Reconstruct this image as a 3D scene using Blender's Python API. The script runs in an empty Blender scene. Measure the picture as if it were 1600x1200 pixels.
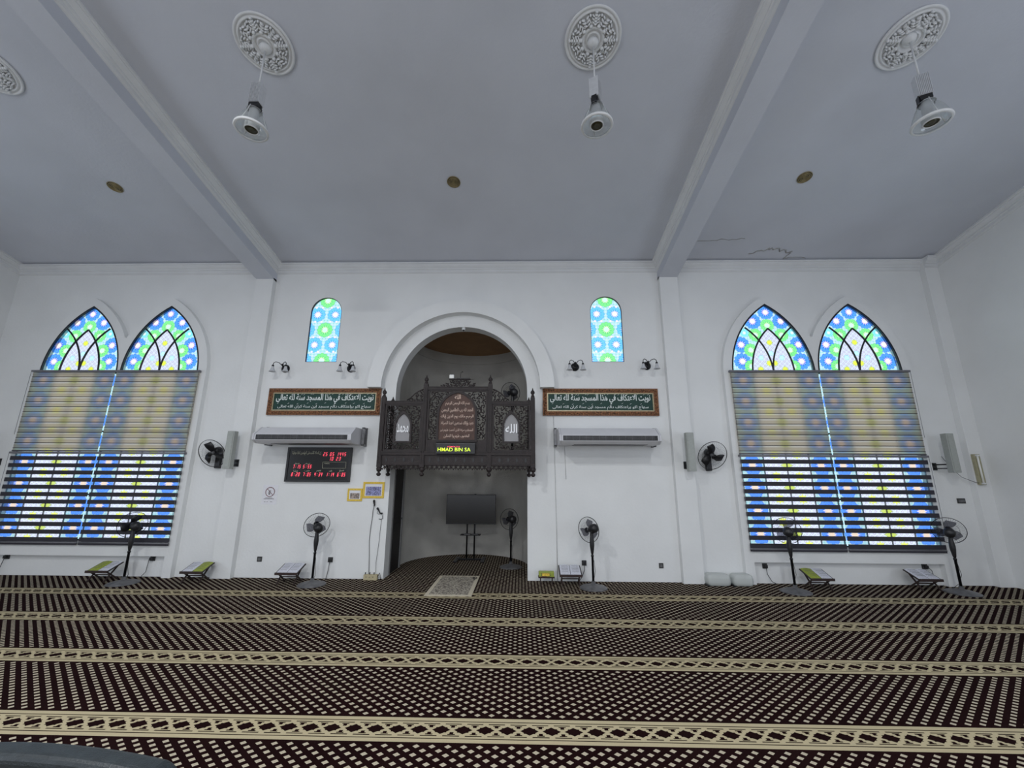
import bpy, bmesh, math, random
import numpy as np
from mathutils import Vector, Matrix, Euler
from mathutils.geometry import delaunay_2d_cdt
PI = math.pi
sc = bpy.context.scene
COL = sc.collection

# ------------------------------------------------------------------ camera
CAM = (1.05, -7.06, 1.62)
pitch, yaw, roll = 0.222957, 0.0219261, 0.00565315
cp, sp, cy_, sy_ = math.cos(pitch), math.sin(pitch), math.cos(yaw), math.sin(yaw)
fw = Vector((-sy_*cp, cy_*cp, sp)); rt = Vector((cy_, sy_, 0)); up = rt.cross(fw)
r2 = rt*math.cos(roll) + up*math.sin(roll); u2 = up*math.cos(roll) - rt*math.sin(roll)
cam_d = bpy.data.cameras.new('camera'); cam = bpy.data.objects.new('camera', cam_d); COL.objects.link(cam)
M = Matrix((r2, u2, -fw)).transposed().to_4x4(); M.translation = CAM; cam.matrix_world = M
cam_d.sensor_width = 36; cam_d.lens = 638.3/1600*36; cam_d.clip_start = 0.05; cam_d.clip_end = 200
sc.camera = cam

# ------------------------------------------------------------------ world, lights, exposure
w = bpy.data.worlds.new('sky'); sc.world = w; w.use_nodes = True
bg = w.node_tree.nodes['Background']; bg.inputs[0].default_value = (0.84, 0.92, 1.0, 1); bg.inputs[1].default_value = 1.45
sc.view_settings.view_transform = 'Standard'; sc.view_settings.look = 'None'
sc.view_settings.exposure = 0.0; sc.view_settings.gamma = 1.0; sc.view_settings.use_curve_mapping = False
sc.cycles.max_bounces = 8; sc.cycles.diffuse_bounces = 5; sc.cycles.transparent_max_bounces = 24
sc.cycles.caustics_reflective = False; sc.cycles.caustics_refractive = False

def area(name, loc, rot, sx, sy, power, color, shape='RECTANGLE'):
    d = bpy.data.lights.new(name, 'AREA'); d.shape = shape; d.size = sx; d.size_y = sy; d.energy = power; d.color = color
    o = bpy.data.objects.new(name, d); o.location = loc; o.rotation_euler = rot; COL.objects.link(o); return o
# the lit second and third rows of hanging lamps, behind the camera
for (lx, ly, p) in ((-4.5, -8.0, .38), (-1.83, -5.8, .70), (3.4, -6.3, .50), (.6, -9.5, .9)):
    area('hall_lamp_light', (lx, ly, 5.5), (0, 0, 0), .32, .32, 195*p, (0.97, 0.99, 1.0), 'DISK')
# added unseen fill from rear and sides, cool-toned, to lift the ceiling
area('rear_fill', (0, -13.6, 2.6), (math.radians(96), 0, 0), 14, 4.2, 300, (0.84, 0.89, 1.0))
area('side_fill_left', (-8.5, -6.3, 2.2), (0, math.radians(-102), 0), 3.2, 5, 95, (0.74, 0.84, 1.0))
area('side_fill_right', (8.5, -6.3, 2.2), (0, math.radians(102), 0), 3.2, 5, 105, (0.74, 0.84, 1.0))

# ------------------------------------------------------------------ materials
def principled(name, col, rough=.6, metal=0, var=.06, scale=30, bump=0, bscale=None, emis=None, alpha=1, trans=0):
    m = bpy.data.materials.new(name); m.use_nodes = True; nt = m.node_tree; b = nt.nodes['Principled BSDF']
    b.inputs['Roughness'].default_value = rough; b.inputs['Metallic'].default_value = metal
    b.inputs['Alpha'].default_value = alpha; b.inputs['Transmission Weight'].default_value = trans
    tc = nt.nodes.new('ShaderNodeTexCoord'); no = nt.nodes.new('ShaderNodeTexNoise'); no.inputs['Scale'].default_value = scale
    no.inputs['Detail'].default_value = 4
    nt.links.new(tc.outputs['Object'], no.inputs['Vector'])
    r = nt.nodes.new('ShaderNodeValToRGB'); c = Vector(col)
    r.color_ramp.elements[0].color = (*[max(0, x*(1-var)) for x in c], 1); r.color_ramp.elements[0].position = .3
    r.color_ramp.elements[1].color = (*[min(1, x*(1+var)) for x in c], 1); r.color_ramp.elements[1].position = .7
    nt.links.new(no.outputs['Fac'], r.inputs['Fac']); nt.links.new(r.outputs['Color'], b.inputs['Base Color'])
    if bump:
        n2 = nt.nodes.new('ShaderNodeTexNoise'); n2.inputs['Scale'].default_value = bscale or scale*3; n2.inputs['Detail'].default_value = 6
        nt.links.new(tc.outputs['Object'], n2.inputs['Vector'])
        bp = nt.nodes.new('ShaderNodeBump'); bp.inputs['Strength'].default_value = bump; bp.inputs['Distance'].default_value = .01
        nt.links.new(n2.outputs['Fac'], bp.inputs['Height']); nt.links.new(bp.outputs['Normal'], b.inputs['Normal'])
    if emis:
        b.inputs['Emission Color'].default_value = (*emis[:3], 1); b.inputs['Emission Strength'].default_value = emis[3]
    return m
MT = {}
MT['wall'] = principled('white_plaster', (.78, .79, .79), .85, var=.035, scale=1.3, bump=.25, bscale=25)
MT['ceil'] = principled('ceiling_paint', (.59, .61, .67), .9, var=.05, scale=.9, bump=.25, bscale=30)
MT['cornice'] = principled('cornice_paint', (.74, .75, .76), .75, var=.04, scale=3, bump=.1)
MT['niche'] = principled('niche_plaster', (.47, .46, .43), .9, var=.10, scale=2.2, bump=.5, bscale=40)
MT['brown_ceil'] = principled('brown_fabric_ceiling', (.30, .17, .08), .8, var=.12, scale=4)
MT['wood'] = principled('dark_carved_wood', (.020, .013, .013), .6, var=.35, scale=14, bump=.3, bscale=60)
MT['wood2'] = principled('brown_plaque_wood', (.070, .030, .020), .55, var=.3, scale=12, bump=.3, bscale=50)
MT['gilt_letter'] = principled('pale_copper_lettering', (.62, .46, .38), .4, metal=.3, var=.2)
MT['black'] = principled('black_plastic', (.012, .012, .014), .4, var=.2)
MT['blackm'] = principled('black_metal', (.015, .015, .017), .35, metal=.6, var=.2)
MT['gloss'] = principled('glossy_screen', (.004, .004, .005), .22, var=.1)
MT['greyp'] = principled('grey_plastic', (.11, .11, .115), .45, var=.35, scale=14)
MT['speaker'] = principled('grey_speaker_casing', (.36, .38, .36), .55, var=.05)
MT['white'] = principled('white_plastic', (.72, .73, .74), .45, var=.03)
MT['ac'] = principled('air_conditioner_casing', (.60, .60, .63), .4, var=.04, scale=5)
MT['alu'] = principled('ribbed_aluminium', (.75, .76, .78), .35, metal=.4, var=.05)
MT['bronze'] = principled('bronze_diffuser', (.30, .24, .12), .4, metal=.3, var=.25, scale=40)
MT['bdark'] = principled('dark_reflector', (.05, .045, .02), .3, metal=.2, var=.3, scale=60)
MT['goldframe'] = principled('carved_gilt_frame', (.20, .085, .035), .5, metal=.2, var=.9, scale=45, bump=1.0, bscale=70)
MT['goldlip'] = principled('gold_inner_lip', (.48, .42, .27), .35, metal=.4, var=.2)
MT['greenbg'] = principled('dark_green_velvet', (.004, .040, .030), .6, var=.15, scale=6)
MT['letters'] = principled('white_lettering', (.80, .85, .83), .5, var=.02)
MT['silver'] = principled('silver_lettering', (.80, .80, .82), .3, metal=.2, var=.02)
MT['plate'] = principled('dark_socket_plate', (.035, .035, .035), .4, var=.2)
MT['red_led'] = principled('red_led', (.5, .02, .04), .5, emis=(1, .10, .16, 1.25))
MT['green_led'] = principled('lime_led', (.4, .5, .05), .5, emis=(.62, .85, .03, 1.3))
MT['gold_print'] = principled('pale_gold_print', (.50, .50, .36), .5, var=.1)
MT['yellow'] = principled('yellow_frame', (.72, .50, .06), .5, var=.25, scale=60)
MT['paper'] = principled('white_paper', (.76, .76, .80), .7, var=.04, scale=20)
MT['inkp'] = principled('printed_page', (.62, .63, .70), .7, var=.18, scale=90)
MT['ink'] = principled('dark_ink', (.05, .03, .04), .6, var=.1)
MT['redink'] = principled('dark_red_ring', (.16, .03, .04), .6, var=.1)
MT['greencover'] = principled('green_page', (.30, .36, .05), .6, var=.2, scale=50)
MT['pict'] = principled('blue_photo_print', (.22, .23, .42), .5, var=.8, scale=55)
MT['pict2'] = principled('grey_photo_print', (.28, .23, .20), .5, var=.9, scale=45)
MT['rehal'] = principled('dark_folding_stand_wood', (.028, .014, .012), .6, var=.3)
MT['tan'] = principled('tan_plastic', (.46, .40, .25), .6, var=.1)
MT['cable'] = principled('grey_cable', (.07, .07, .075), .5)
MT['wcable'] = principled('white_cable', (.62, .63, .63), .5)
MT['tube'] = principled('fluorescent_tube_glass', (.85, .85, .80), .25, var=.02)
MT['olive'] = principled('yellowed_lamp_housing', (.36, .34, .22), .5, var=.1)
MT['leather'] = principled('black_blue_leather', (.020, .026, .030), .38, var=.25, scale=30, bump=.25, bscale=180)
MT['bracket'] = principled('galvanised_bracket', (.22, .22, .23), .4, metal=.6, var=.2)
MT['frame'] = principled('black_window_frame', (.010, .011, .016), .4, var=.1)
MT['rail'] = principled('grey_blind_rail', (.16, .16, .18), .45, var=.05)
MT['doorw'] = principled('black_door_wood', (.008, .007, .008), .55, var=.3, scale=9, bump=.2)
MT['doorf'] = principled('grey_door_frame', (.22, .22, .22), .6, var=.1)
MT['crack'] = principled('flaking_paint_edge', (.36, .36, .35), .9, var=.3, scale=10)

def nmix(nt, a, b, fac):
    n = nt.nodes.new('ShaderNodeMixShader')
    if isinstance(fac, float): n.inputs[0].default_value = fac
    else: nt.links.new(fac, n.inputs[0])
    nt.links.new(a, n.inputs[1]); nt.links.new(b, n.inputs[2]); return n.outputs[0]
def simple(name, build):
    m = bpy.data.materials.new(name); m.use_nodes = True; nt = m.node_tree; nt.nodes.clear()
    out = nt.nodes.new('ShaderNodeOutputMaterial'); nt.links.new(build(nt), out.inputs['Surface']); return m
def N(nt, t, **k):
    n = nt.nodes.new(t)
    for a, b in k.items():
        n.inputs[a.replace('_', ' ')].default_value = b
    return n
def b_glass(nt):   # stained film on the pane: colours come from the painted pattern
    at = nt.nodes.new('ShaderNodeAttribute'); at.attribute_name = 'pattern'
    t = N(nt, 'ShaderNodeBsdfTransparent'); nt.links.new(at.outputs['Color'], t.inputs['Color'])
    g = N(nt, 'ShaderNodeBsdfGlossy', Roughness=.25, Color=(.6, .6, .6, 1))
    return nmix(nt, t.outputs[0], g.outputs[0], .04)
MT['glass'] = simple('stained_glass_film', b_glass)
def b_cast(nt):
    t = N(nt, 'ShaderNodeBsdfTransparent', Color=(.93, .95, .95, 1)); g = N(nt, 'ShaderNodeBsdfGlossy', Roughness=.12, Color=(.8, .8, .8, 1))
    d = N(nt, 'ShaderNodeBsdfDiffuse', Color=(.62, .64, .64, 1))
    return nmix(nt, nmix(nt, t.outputs[0], g.outputs[0], .14), d.outputs[0], .14)
def b_acr(nt):
    t = N(nt, 'ShaderNodeBsdfTransparent', Color=(.85, .85, .85, 1)); d = N(nt, 'ShaderNodeBsdfPrincipled', Base_Color=(.42, .41, .42, 1), Roughness=.15)
    return nmix(nt, t.outputs[0], d.outputs[0], .6)
MT['acryl'] = simple('clear_grey_acrylic', b_acr)
MT['clear'] = simple('clear_acrylic_shade', b_cast)
def b_frost(nt):
    t = N(nt, 'ShaderNodeBsdfTransparent', Color=(.9, .92, .92, 1)); d = N(nt, 'ShaderNodeBsdfPrincipled', Base_Color=(.66, .67, .70, 1), Roughness=.25)
    return nmix(nt, t.outputs[0], d.outputs[0], .72)
MT['frost'] = simple('frosted_bell_glass', b_frost)
def b_box(nt):
    t = N(nt, 'ShaderNodeBsdfTransparent', Color=(.9, .93, .93, 1)); d = N(nt, 'ShaderNodeBsdfPrincipled', Base_Color=(.70, .72, .70, 1), Roughness=.3)
    return nmix(nt, t.outputs[0], d.outputs[0], .6)
MT['milky'] = simple('milky_plastic', b_box)
def b_blade(nt):
    t = N(nt, 'ShaderNodeBsdfTransparent', Color=(.62, .62, .65, 1)); d = N(nt, 'ShaderNodeBsdfPrincipled', Base_Color=(.10, .10, .12, 1), Roughness=.3)
    return nmix(nt, t.outputs[0], d.outputs[0], .25)
MT['blade'] = simple('smoked_fan_blade', b_blade)
def fabric(c, tr, tw):
    def f(nt):
        tl = N(nt, 'ShaderNodeBsdfTranslucent', Color=(*[x*tr for x in c], 1)); d = N(nt, 'ShaderNodeBsdfDiffuse', Color=(*c, 1))
        return nmix(nt, tl.outputs[0], d.outputs[0], tw)
    return f
MT['blind_up'] = simple('translucent_zebra_fabric', fabric((.66, .56, .46), 1.0, .35))
MT['blind_dk'] = simple('dense_zebra_fabric', fabric((.09, .088, .105), .7, .6))
def fabric2(ct, cd, tw):
    def f(nt):
        tl = N(nt, 'ShaderNodeBsdfTranslucent', Color=(*ct, 1)); d = N(nt, 'ShaderNodeBsdfDiffuse', Color=(*cd, 1))
        return nmix(nt, tl.outputs[0], d.outputs[0], tw)
    return f
def b_up(nt):
    o = fabric2((.60, .50, .30), (.38, .345, .345), .50)(nt); t = N(nt, 'ShaderNodeBsdfTransparent', Color=(.9, .78, .62, 1))
    return nmix(nt, o, t.outputs[0], .02)
MT['blind_up'] = simple('translucent_zebra_fabric_open', b_up)
def b_up2(nt):
    o = fabric2((.74, .68, .50), (.44, .41, .41), .40)(nt); t = N(nt, 'ShaderNodeBsdfTransparent', Color=(.95, .88, .78, 1))
    return nmix(nt, o, t.outputs[0], .05)
MT['blind_lit'] = simple('highlight_zebra_fabric', b_up2)  # lighter copy of the fabric: the slat highlight put into its colour
def b_sheer(nt):
    t = N(nt, 'ShaderNodeBsdfTransparent', Color=(.95, .95, .95, 1)); d = N(nt, 'ShaderNodeBsdfTranslucent', Color=(.8, .8, .8, 1))
    return nmix(nt, t.outputs[0], d.outputs[0], .22)
MT['sheer'] = simple('sheer_zebra_fabric', b_sheer)

# expression helper for the carpet
class X:
    def __init__(s, nt, v): s.nt, s.v = nt, v
    def op(s, o, *a):
        n = s.nt.nodes.new('ShaderNodeMath'); n.operation = o
        for i, q in enumerate((s,)+a):
            if isinstance(q, X): s.nt.links.new(q.v, n.inputs[i])
            else: n.inputs[i].default_value = q
        return X(s.nt, n.outputs[0])
    def __add__(s, o): return s.op('ADD', o)
    def __sub__(s, o): return s.op('SUBTRACT', o)
    def __mul__(s, o): return s.op('MULTIPLY', o)
    def lt(s, o): return s.op('LESS_THAN', o)
    def gt(s, o): return s.op('GREATER_THAN', o)
    def max(s, o): return s.op('MAXIMUM', o)
    def min(s, o): return s.op('MINIMUM', o)
    def abs(s): return s.op('ABSOLUTE')
    def mod(s, m): return s.op('FLOORED_MODULO', m)
    def near(s): return (s - s.op('ROUND')).abs()
def carpet():
    m = bpy.data.materials.new('prayer_carpet'); m.use_nodes = True; nt = m.node_tree; b = nt.nodes['Principled BSDF']
    b.inputs['Roughness'].default_value = .95; b.inputs['Specular IOR Level'].default_value = .02
    tc = nt.nodes.new('ShaderNodeTexCoord'); s = nt.nodes.new('ShaderNodeSeparateXYZ'); nt.links.new(tc.outputs['Object'], s.inputs[0])
    x = X(nt, s.outputs[0]); y = X(nt, s.outputs[1])
    wv = (y*-1.0 - .88).mod(1.026)                      # 0 at a band's middle line
    v = ((wv + .513).mod(1.026) - .513).abs()
    hall = y.lt(-.3)
    # small lozenges in a staggered lattice
    a = (x - .016)*(1/.049); bb = (wv - .172)*(1/.0401)
    dp = ((a + bb)*.5).near(); dq = ((a - bb)*.5).near()
    loz = dp.max(dq).lt(.232)
    eye = dp.max(dq).lt(.03)
    loz = loz*(X(nt, eye.v)*-.55 + 1.0)
    inr = wv.gt(.15)*wv.lt(.876)
    loz = loz*inr.max(hall*-1.0 + 1.0)
    # band with a chain of eight-pointed stars
    u = ((x + .047)*(1/.1445)); uc = u.near()*.1445        # distance from a star's middle
    ub = uc*-1.0 + .07225                                   # distance from the cell border
    star = (uc*(1/.0375)).max(v*(1/.0285)).lt(1.0).max(((uc*(1/.061)) + (v*(1/.046))).lt(1.0))
    notch = ub.lt(.0125)*v.gt(.024)*v.lt(.052)
    notch2 = ub.lt(.024)*v.gt(.043)*v.lt(.053)
    bar = ub.lt(.054)*v.gt(.060)*v.lt(.069)
    line = v.gt(.088)*v.lt(.096)
    dark = star.max(notch).max(notch2).max(bar).max(line)
    band = v.lt(.133)*hall
    beige = band*(dark*-1.0 + 1.0)
    both = (loz*(band*-1.0 + 1.0))
    no = nt.nodes.new('ShaderNodeTexNoise'); no.inputs['Scale'].default_value = 3; no.inputs['Detail'].default_value = 8; nt.links.new(tc.outputs['Object'], no.inputs['Vector'])
    n2 = nt.nodes.new('ShaderNodeTexNoise'); n2.inputs['Scale'].default_value = 260; nt.links.new(tc.outputs['Object'], n2.inputs['Vector'])
    def mixc(A, B, f):
        n = nt.nodes.new('ShaderNodeMix'); n.data_type = 'RGBA'
        if isinstance(A, tuple): n.inputs[6].default_value = (*A, 1)
        else: nt.links.new(A, n.inputs[6])
        if isinstance(B, tuple): n.inputs[7].default_value = (*B, 1)
        else: nt.links.new(B, n.inputs[7])
        nt.links.new(f, n.inputs[0]); return n.outputs[2]
    base = mixc((.009, .003, .0035), (.021, .008, .008), no.outputs['Fac'])
    c1 = mixc(base, (.58, .51, .39), both.v)
    c2 = mixc(c1, (.56, .48, .31), beige.v)
    mul = nt.nodes.new('ShaderNodeMix'); mul.data_type = 'RGBA'; mul.blend_type = 'MULTIPLY'; mul.inputs[0].default_value = .35
    nt.links.new(c2, mul.inputs[6]); nt.links.new(n2.outputs['Fac'], mul.inputs[7])
    nt.links.new(mul.outputs[2], b.inputs['Base Color'])
    bp = nt.nodes.new('ShaderNodeBump'); bp.inputs['Strength'].default_value = .5; bp.inputs['Distance'].default_value = .004
    nt.links.new(n2.outputs['Fac'], bp.inputs['Height']); nt.links.new(bp.outputs['Normal'], b.inputs['Normal'])
    return m
MT['carpet'] = carpet()
def matmat():
    m = principled('woven_rug', (.42, .38, .30), .95, var=.2, scale=60); nt = m.node_tree; b = nt.nodes['Principled BSDF']
    tc = nt.nodes.new('ShaderNodeTexCoord'); vo = nt.nodes.new('ShaderNodeTexVoronoi'); vo.inputs['Scale'].default_value = 22; vo.feature = 'DISTANCE_TO_EDGE'
    nt.links.new(tc.outputs['Object'], vo.inputs['Vector']); wv = nt.nodes.new('ShaderNodeTexNoise'); wv.inputs['Scale'].default_value = 34
    nt.links.new(tc.outputs['Object'], wv.inputs['Vector'])
    add = nt.nodes.new('ShaderNodeMath'); add.operation = 'MULTIPLY_ADD'; nt.links.new(wv.outputs['Fac'], add.inputs[0]); add.inputs[1].default_value = .6; nt.links.new(vo.outputs['Distance'], add.inputs[2])
    r = nt.nodes.new('ShaderNodeValToRGB'); r.color_ramp.elements[0].position = .28; r.color_ramp.elements[1].position = .50
    r.color_ramp.elements[0].color = (.10, .08, .07, 1); r.color_ramp.elements[1].color = (.47, .43, .35, 1)
    nt.links.new(add.outputs[0], r.inputs[0]); nt.links.new(r.outputs[0], b.inputs['Base Color']); return m
MT['rug'] = matmat()
MT['rugedge'] = principled('pale_rug_border', (.60, .54, .42), .95, var=.1, scale=80)

# ------------------------------------------------------------------ mesh helpers
class MB:
    def __init__(s): s.v, s.f, s.m, s.s = [], [], [], []
    def add(s, v, f, mi=0, sm=False):
        o = len(s.v); s.v += [tuple(p) for p in v]
        for q in f: s.f.append([i+o for i in q]); s.m.append(mi); s.s.append(sm)
        return s
    def box(s, x0, x1, y0, y1, z0, z1, mi=0, mat=None):
        v = [(x, y, z) for z in (z0, z1) for y in (y0, y1) for x in (x0, x1)]
        if mat: v = [mat @ Vector(p) for p in v]
        return s.add(v, [(0, 2, 3, 1), (4, 5, 7, 6), (0, 1, 5, 4), (2, 6, 7, 3), (0, 4, 6, 2), (1, 3, 7, 5)], mi)
    def lathe(s, prof, n=24, mi=0, mat=None, sm=True, cap=True):
        v = []; f = []
        for (r, z) in prof:
            for k in range(n):
                a = 2*PI*k/n; v.append(Vector((r*math.cos(a), r*math.sin(a), z)))
        for i in range(len(prof)-1):
            for k in range(n):
                k2 = (k+1) % n; f.append((i*n+k, i*n+k2, (i+1)*n+k2, (i+1)*n+k))
        if mat: v = [mat @ p for p in v]
        s.add(v, f, mi, sm)
        if cap:
            o = len(s.v) - len(v)
            if prof[0][0] > 1e-5: s.f.append([o+k for k in range(n)][::-1]); s.m.append(mi); s.s.append(False)
            if prof[-1][0] > 1e-5: s.f.append([o+(len(prof)-1)*n+k for k in range(n)]); s.m.append(mi); s.s.append(False)
        return s
    def tube(s, pts, r, n=6, mi=0, close=False, sm=True):
        P = [Vector(p) for p in pts]; L = len(P); v = []; f = []
        R = r if isinstance(r, (list, tuple)) else [r]*L
        ref = None
        for i in range(L):
            a = P[(i-1) % L] if (i > 0 or close) else P[0]; b = P[(i+1) % L] if (i < L-1 or close) else P[-1]
            t = (b-a).normalized()
            if ref is None:
                ref = Vector((0, 0, 1)) if abs(t.z) < .9 else Vector((1, 0, 0))
            x = (ref - t*ref.dot(t))
            if x.length < 1e-5: x = t.orthogonal()
            x.normalize(); ref = x; y = t.cross(x)
            for k in range(n):
                q = 2*PI*k/n; v.append(P[i] + (x*math.cos(q) + y*math.sin(q))*R[i])
        for i in range(L if close else L-1):
            j = (i+1) % L
            for k in range(n): f.append((i*n+k, i*n+(k+1) % n, j*n+(k+1) % n, j*n+k))
        if not close: f += [tuple(range(n))[::-1], tuple((L-1)*n+k for k in range(n))]
        return s.add(v, f, mi, sm)
    def prism(s, poly, y0, y1, mi=0, mat=None):   # polygon in (x,z), thickness along y
        n = len(poly); v = [(p[0], y0, p[1]) for p in poly] + [(p[0], y1, p[1]) for p in poly]
        if mat: v = [mat @ Vector(p) for p in v]
        f = [tuple(range(n)), tuple(range(2*n-1, n-1, -1))] + [(i, i+n, (i+1) % n+n, (i+1) % n) for i in range(n)]
        return s.add(v, f, mi)
    def ell(s, c, r, mi=0, n=8, mat=None):
        v = [];
        for i in range(n+1):
            a = PI*i/n
            for k in range(n): q = 2*PI*k/n; v.append(Vector((r[0]*math.sin(a)*math.cos(q), r[1]*math.sin(a)*math.sin(q), r[2]*math.cos(a))))
        if mat: v = [mat @ p for p in v]
        v = [p + Vector(c) for p in v]
        f = [(i*n+k, (i+1)*n+k, (i+1)*n+(k+1) % n, i*n+(k+1) % n) for i in range(n) for k in range(n)]
        return s.add(v, f, mi, True)
    def extrude_x(s, prof, x0, x1, mi=0):  # profile in (y,z)
        n = len(prof); v = [(x0, p[0], p[1]) for p in prof] + [(x1, p[0], p[1]) for p in prof]
        return s.add(v, [tuple(range(n)), tuple(range(2*n-1, n-1, -1))] + [(i, i+n, (i+1) % n+n, (i+1) % n) for i in range(n)], mi)
    def build(s, name, mats, parent=None, bevel=0, loc=None):
        me = bpy.data.meshes.new(name); me.from_pydata(s.v, [], s.f)
        if not isinstance(mats, (list, tuple)): mats = [mats]
        for m in mats: me.materials.append(MT[m])
        me.polygons.foreach_set('material_index', s.m); me.polygons.foreach_set('use_smooth', s.s)
        bm = bmesh.new(); bm.from_mesh(me); bmesh.ops.recalc_face_normals(bm, faces=bm.faces); bm.to_mesh(me); bm.free()
        me.update()
        o = bpy.data.objects.new(name, me); COL.objects.link(o)
        if parent: o.parent = parent
        if loc: o.location = loc
        if bevel:
            b = o.modifiers.new('bevel', 'BEVEL'); b.width = bevel; b.segments = 2; b.limit_method = 'ANGLE'
        return o
def tag(o, label, cat, group=None):
    o['label'] = label; o['category'] = cat
    if group: o['group'] = group
    return o
def thing(name, loc, label, cat, group=None, rz=0):
    o = bpy.data.objects.new(name, None); COL.objects.link(o); o.location = loc; o.rotation_euler = (0, 0, rz); o.empty_display_size = .1
    return tag(o, label, cat, group)
def struct(o): o['kind'] = 'structure'; return o
def kids(o): return [c for c in bpy.data.objects if c.parent == o]
def dup(root, loc, label, rz=None):
    r = root.copy(); COL.objects.link(r); r.location = loc; r['label'] = label
    if rz is not None: r.rotation_euler = (0, 0, rz)
    for ch in kids(root):
        c = ch.copy(); COL.objects.link(c); c.parent = r
        for g in kids(ch):
            d = g.copy(); COL.objects.link(d); d.parent = c
    return r

def inside(p, poly):
    c = False; n = len(poly); j = n-1
    for i in range(n):
        xi, yi = poly[i]; xj, yj = poly[j]
        if (yi > p[1]) != (yj > p[1]) and p[0] < (xj-xi)*(p[1]-yi)/(yj-yi)+xi: c = not c
        j = i
    return c
def holed(mb, outer, holes, y0, y1, mi=0):
    pts = [Vector(p) for p in outer]; faces = [list(range(len(outer)))]
    for h in holes:
        o = len(pts); pts += [Vector(p) for p in h]; faces.append([o+i for i in range(len(h))])
    edges = [(q[i], q[(i+1) % len(q)]) for q in faces for i in range(len(q))]
    vo, eo, fo, *_ = delaunay_2d_cdt(pts, edges, [], 0, 1e-6)
    keep = []
    for t in fo:
        c = sum((vo[i] for i in t), Vector((0, 0)))/len(t)
        if inside(c, outer) and not any(inside(c, h) for h in holes): keep.append(tuple(t))
    mb.add([(p.x, y0, p.y) for p in vo], keep, mi); mb.add([(p.x, y1, p.y) for p in vo], keep, mi)
    for L in [outer]+list(holes):
        n = len(L); mb.add([(p[0], y0, p[1]) for p in L]+[(p[0], y1, p[1]) for p in L], [(i, (i+1) % n, (i+1) % n+n, i+n) for i in range(n)], mi)
    return mb

# ---- curves
def lancet(cx, hw, zs, h, n=14):
    """right half then left half of a pointed arch standing on z=zs; returns from right springing over apex to left springing"""
    rho = (h*h+hw*hw)/(2*hw); pts = []
    for i in range(n+1):
        zz = h*i/n; pts.append((math.sqrt(max(0, rho*rho-zz*zz))-(rho-hw), zz))
    pts[-1] = (0, h)
    return [(cx+x, zs+z) for x, z in pts] + [(cx-x, zs+z) for x, z in pts[::-1][1:]]
def round_arch(cx, r, zs, n=32, a0=0, a1=PI):
    return [(cx+r*math.cos(a0+(a1-a0)*i/n), zs+r*math.sin(a0+(a1-a0)*i/n)) for i in range(n+1)]

# ------------------------------------------------------------------ setting
XW, YB, ZC, SL = 8.66, -14.0, 5.56, .21
struct(MB().box(-XW, XW, YB, 2.6, -.1, 0).build('floor', 'carpet'))
mb = MB(); mb.add([(-XW-.2, .3, ZC-SL*.3), (XW+.2, .3, ZC-SL*.3), (XW+.2, YB-.2, ZC-SL*(YB-.2)), (-XW-.2, YB-.2, ZC-SL*(YB-.2))], [(0, 1, 2, 3)])
mb.add([(-XW-.2, .3, ZC+.1-SL*.3), (XW+.2, .3, ZC+.1-SL*.3), (XW+.2, YB-.2, ZC+.1-SL*(YB-.2)), (-XW-.2, YB-.2, ZC+.1-SL*(YB-.2))], [(3, 2, 1, 0)])
struct(mb.build('ceiling', 'ceil'))
# flaked paint on the ceiling by the right beam: low raised edges
random.seed(5)
mb = MB()
def ceilp(x, y, d=.004): return (x, y, ZC-SL*y-d)
def wob(x0, y0, x1, y1, n, j):
    return [ceilp(x0+(x1-x0)*i/n, y0+(y1-y0)*i/n+random.uniform(-j, j)) for i in range(n+1)]
mb.tube(wob(4.15, -.56, 4.95, -.60, 12, .02), .004, 4); mb.tube(wob(5.2, -.22, 5.5, -.36, 8, .03), .010, 4)
mb.tube(wob(5.5, -.36, 5.95, -.28, 10, .04), .012, 4); mb.tube(wob(5.95, -.28, 5.9, -.12, 5, .03), .010, 4); mb.tube(wob(5.9, -.14, 6.3, -.12, 8, .02), .006, 4)
o = mb.build('trim_9', 'crack'); struct(o)

PANES = [(-6.93, .715), (-5.45, .715), (5.45, .715), (6.93, .715)]
ZR, ZA, ZB = 3.40, 4.69, .56
def window_outline(cx, hw=.715): return [(cx-.7465, ZB), (cx+.7465, ZB), (cx+.7465, ZR-.02)] + lancet(cx, hw, ZR, ZA-ZR) + [(cx-.7465, ZR-.02)]
def pair_outline(s):
    c1, c2 = 5.45, 6.93
    p = [(4.70, ZB), (7.68, ZB), (7.68, ZR-.02)] + lancet(c2, .715, ZR, ZA-ZR) + lancet(c1, .715, ZR, ZA-ZR) + [(4.70, ZR-.02)]
    return [(s*x, z) for x, z in p]
def small_outline(cx, hw=.288): return [(cx-hw, 3.628), (cx+hw, 3.628)] + round_arch(cx, hw, 4.597, 20)
ARCH = [(-1.163, 0.0), (1.163, 0.0)] + round_arch(0, 1.163, 3.13, 40)
mb = MB()
outer = [(-XW-.1, -.001), (-1.163, -.001)] + [(-x, z) for x, z in round_arch(0, 1.163, 3.13, 40)] + [(1.163, -.001), (XW+.1, -.001), (XW+.1, 5.62), (-XW-.1, 5.62)]
def clip_half(poly, s): return poly
inner = [(-3.7, -.001), (-1.163, -.001)] + [(-x, z) for x, z in round_arch(0, 1.163, 3.13, 40)] + [(1.163, -.001), (3.7, -.001), (3.7, 5.62), (-3.7, 5.62)]
def small_wide(cx): return [(cx-.42, 3.52), (cx+.42, 3.52)] + round_arch(cx, .42, 4.60, 20)
holed(mb, inner, [small_outline(-2.575), small_outline(2.61)], 0, .05)
holed(mb, inner, [small_wide(-2.575), small_wide(2.61)], .05, .25)
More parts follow.
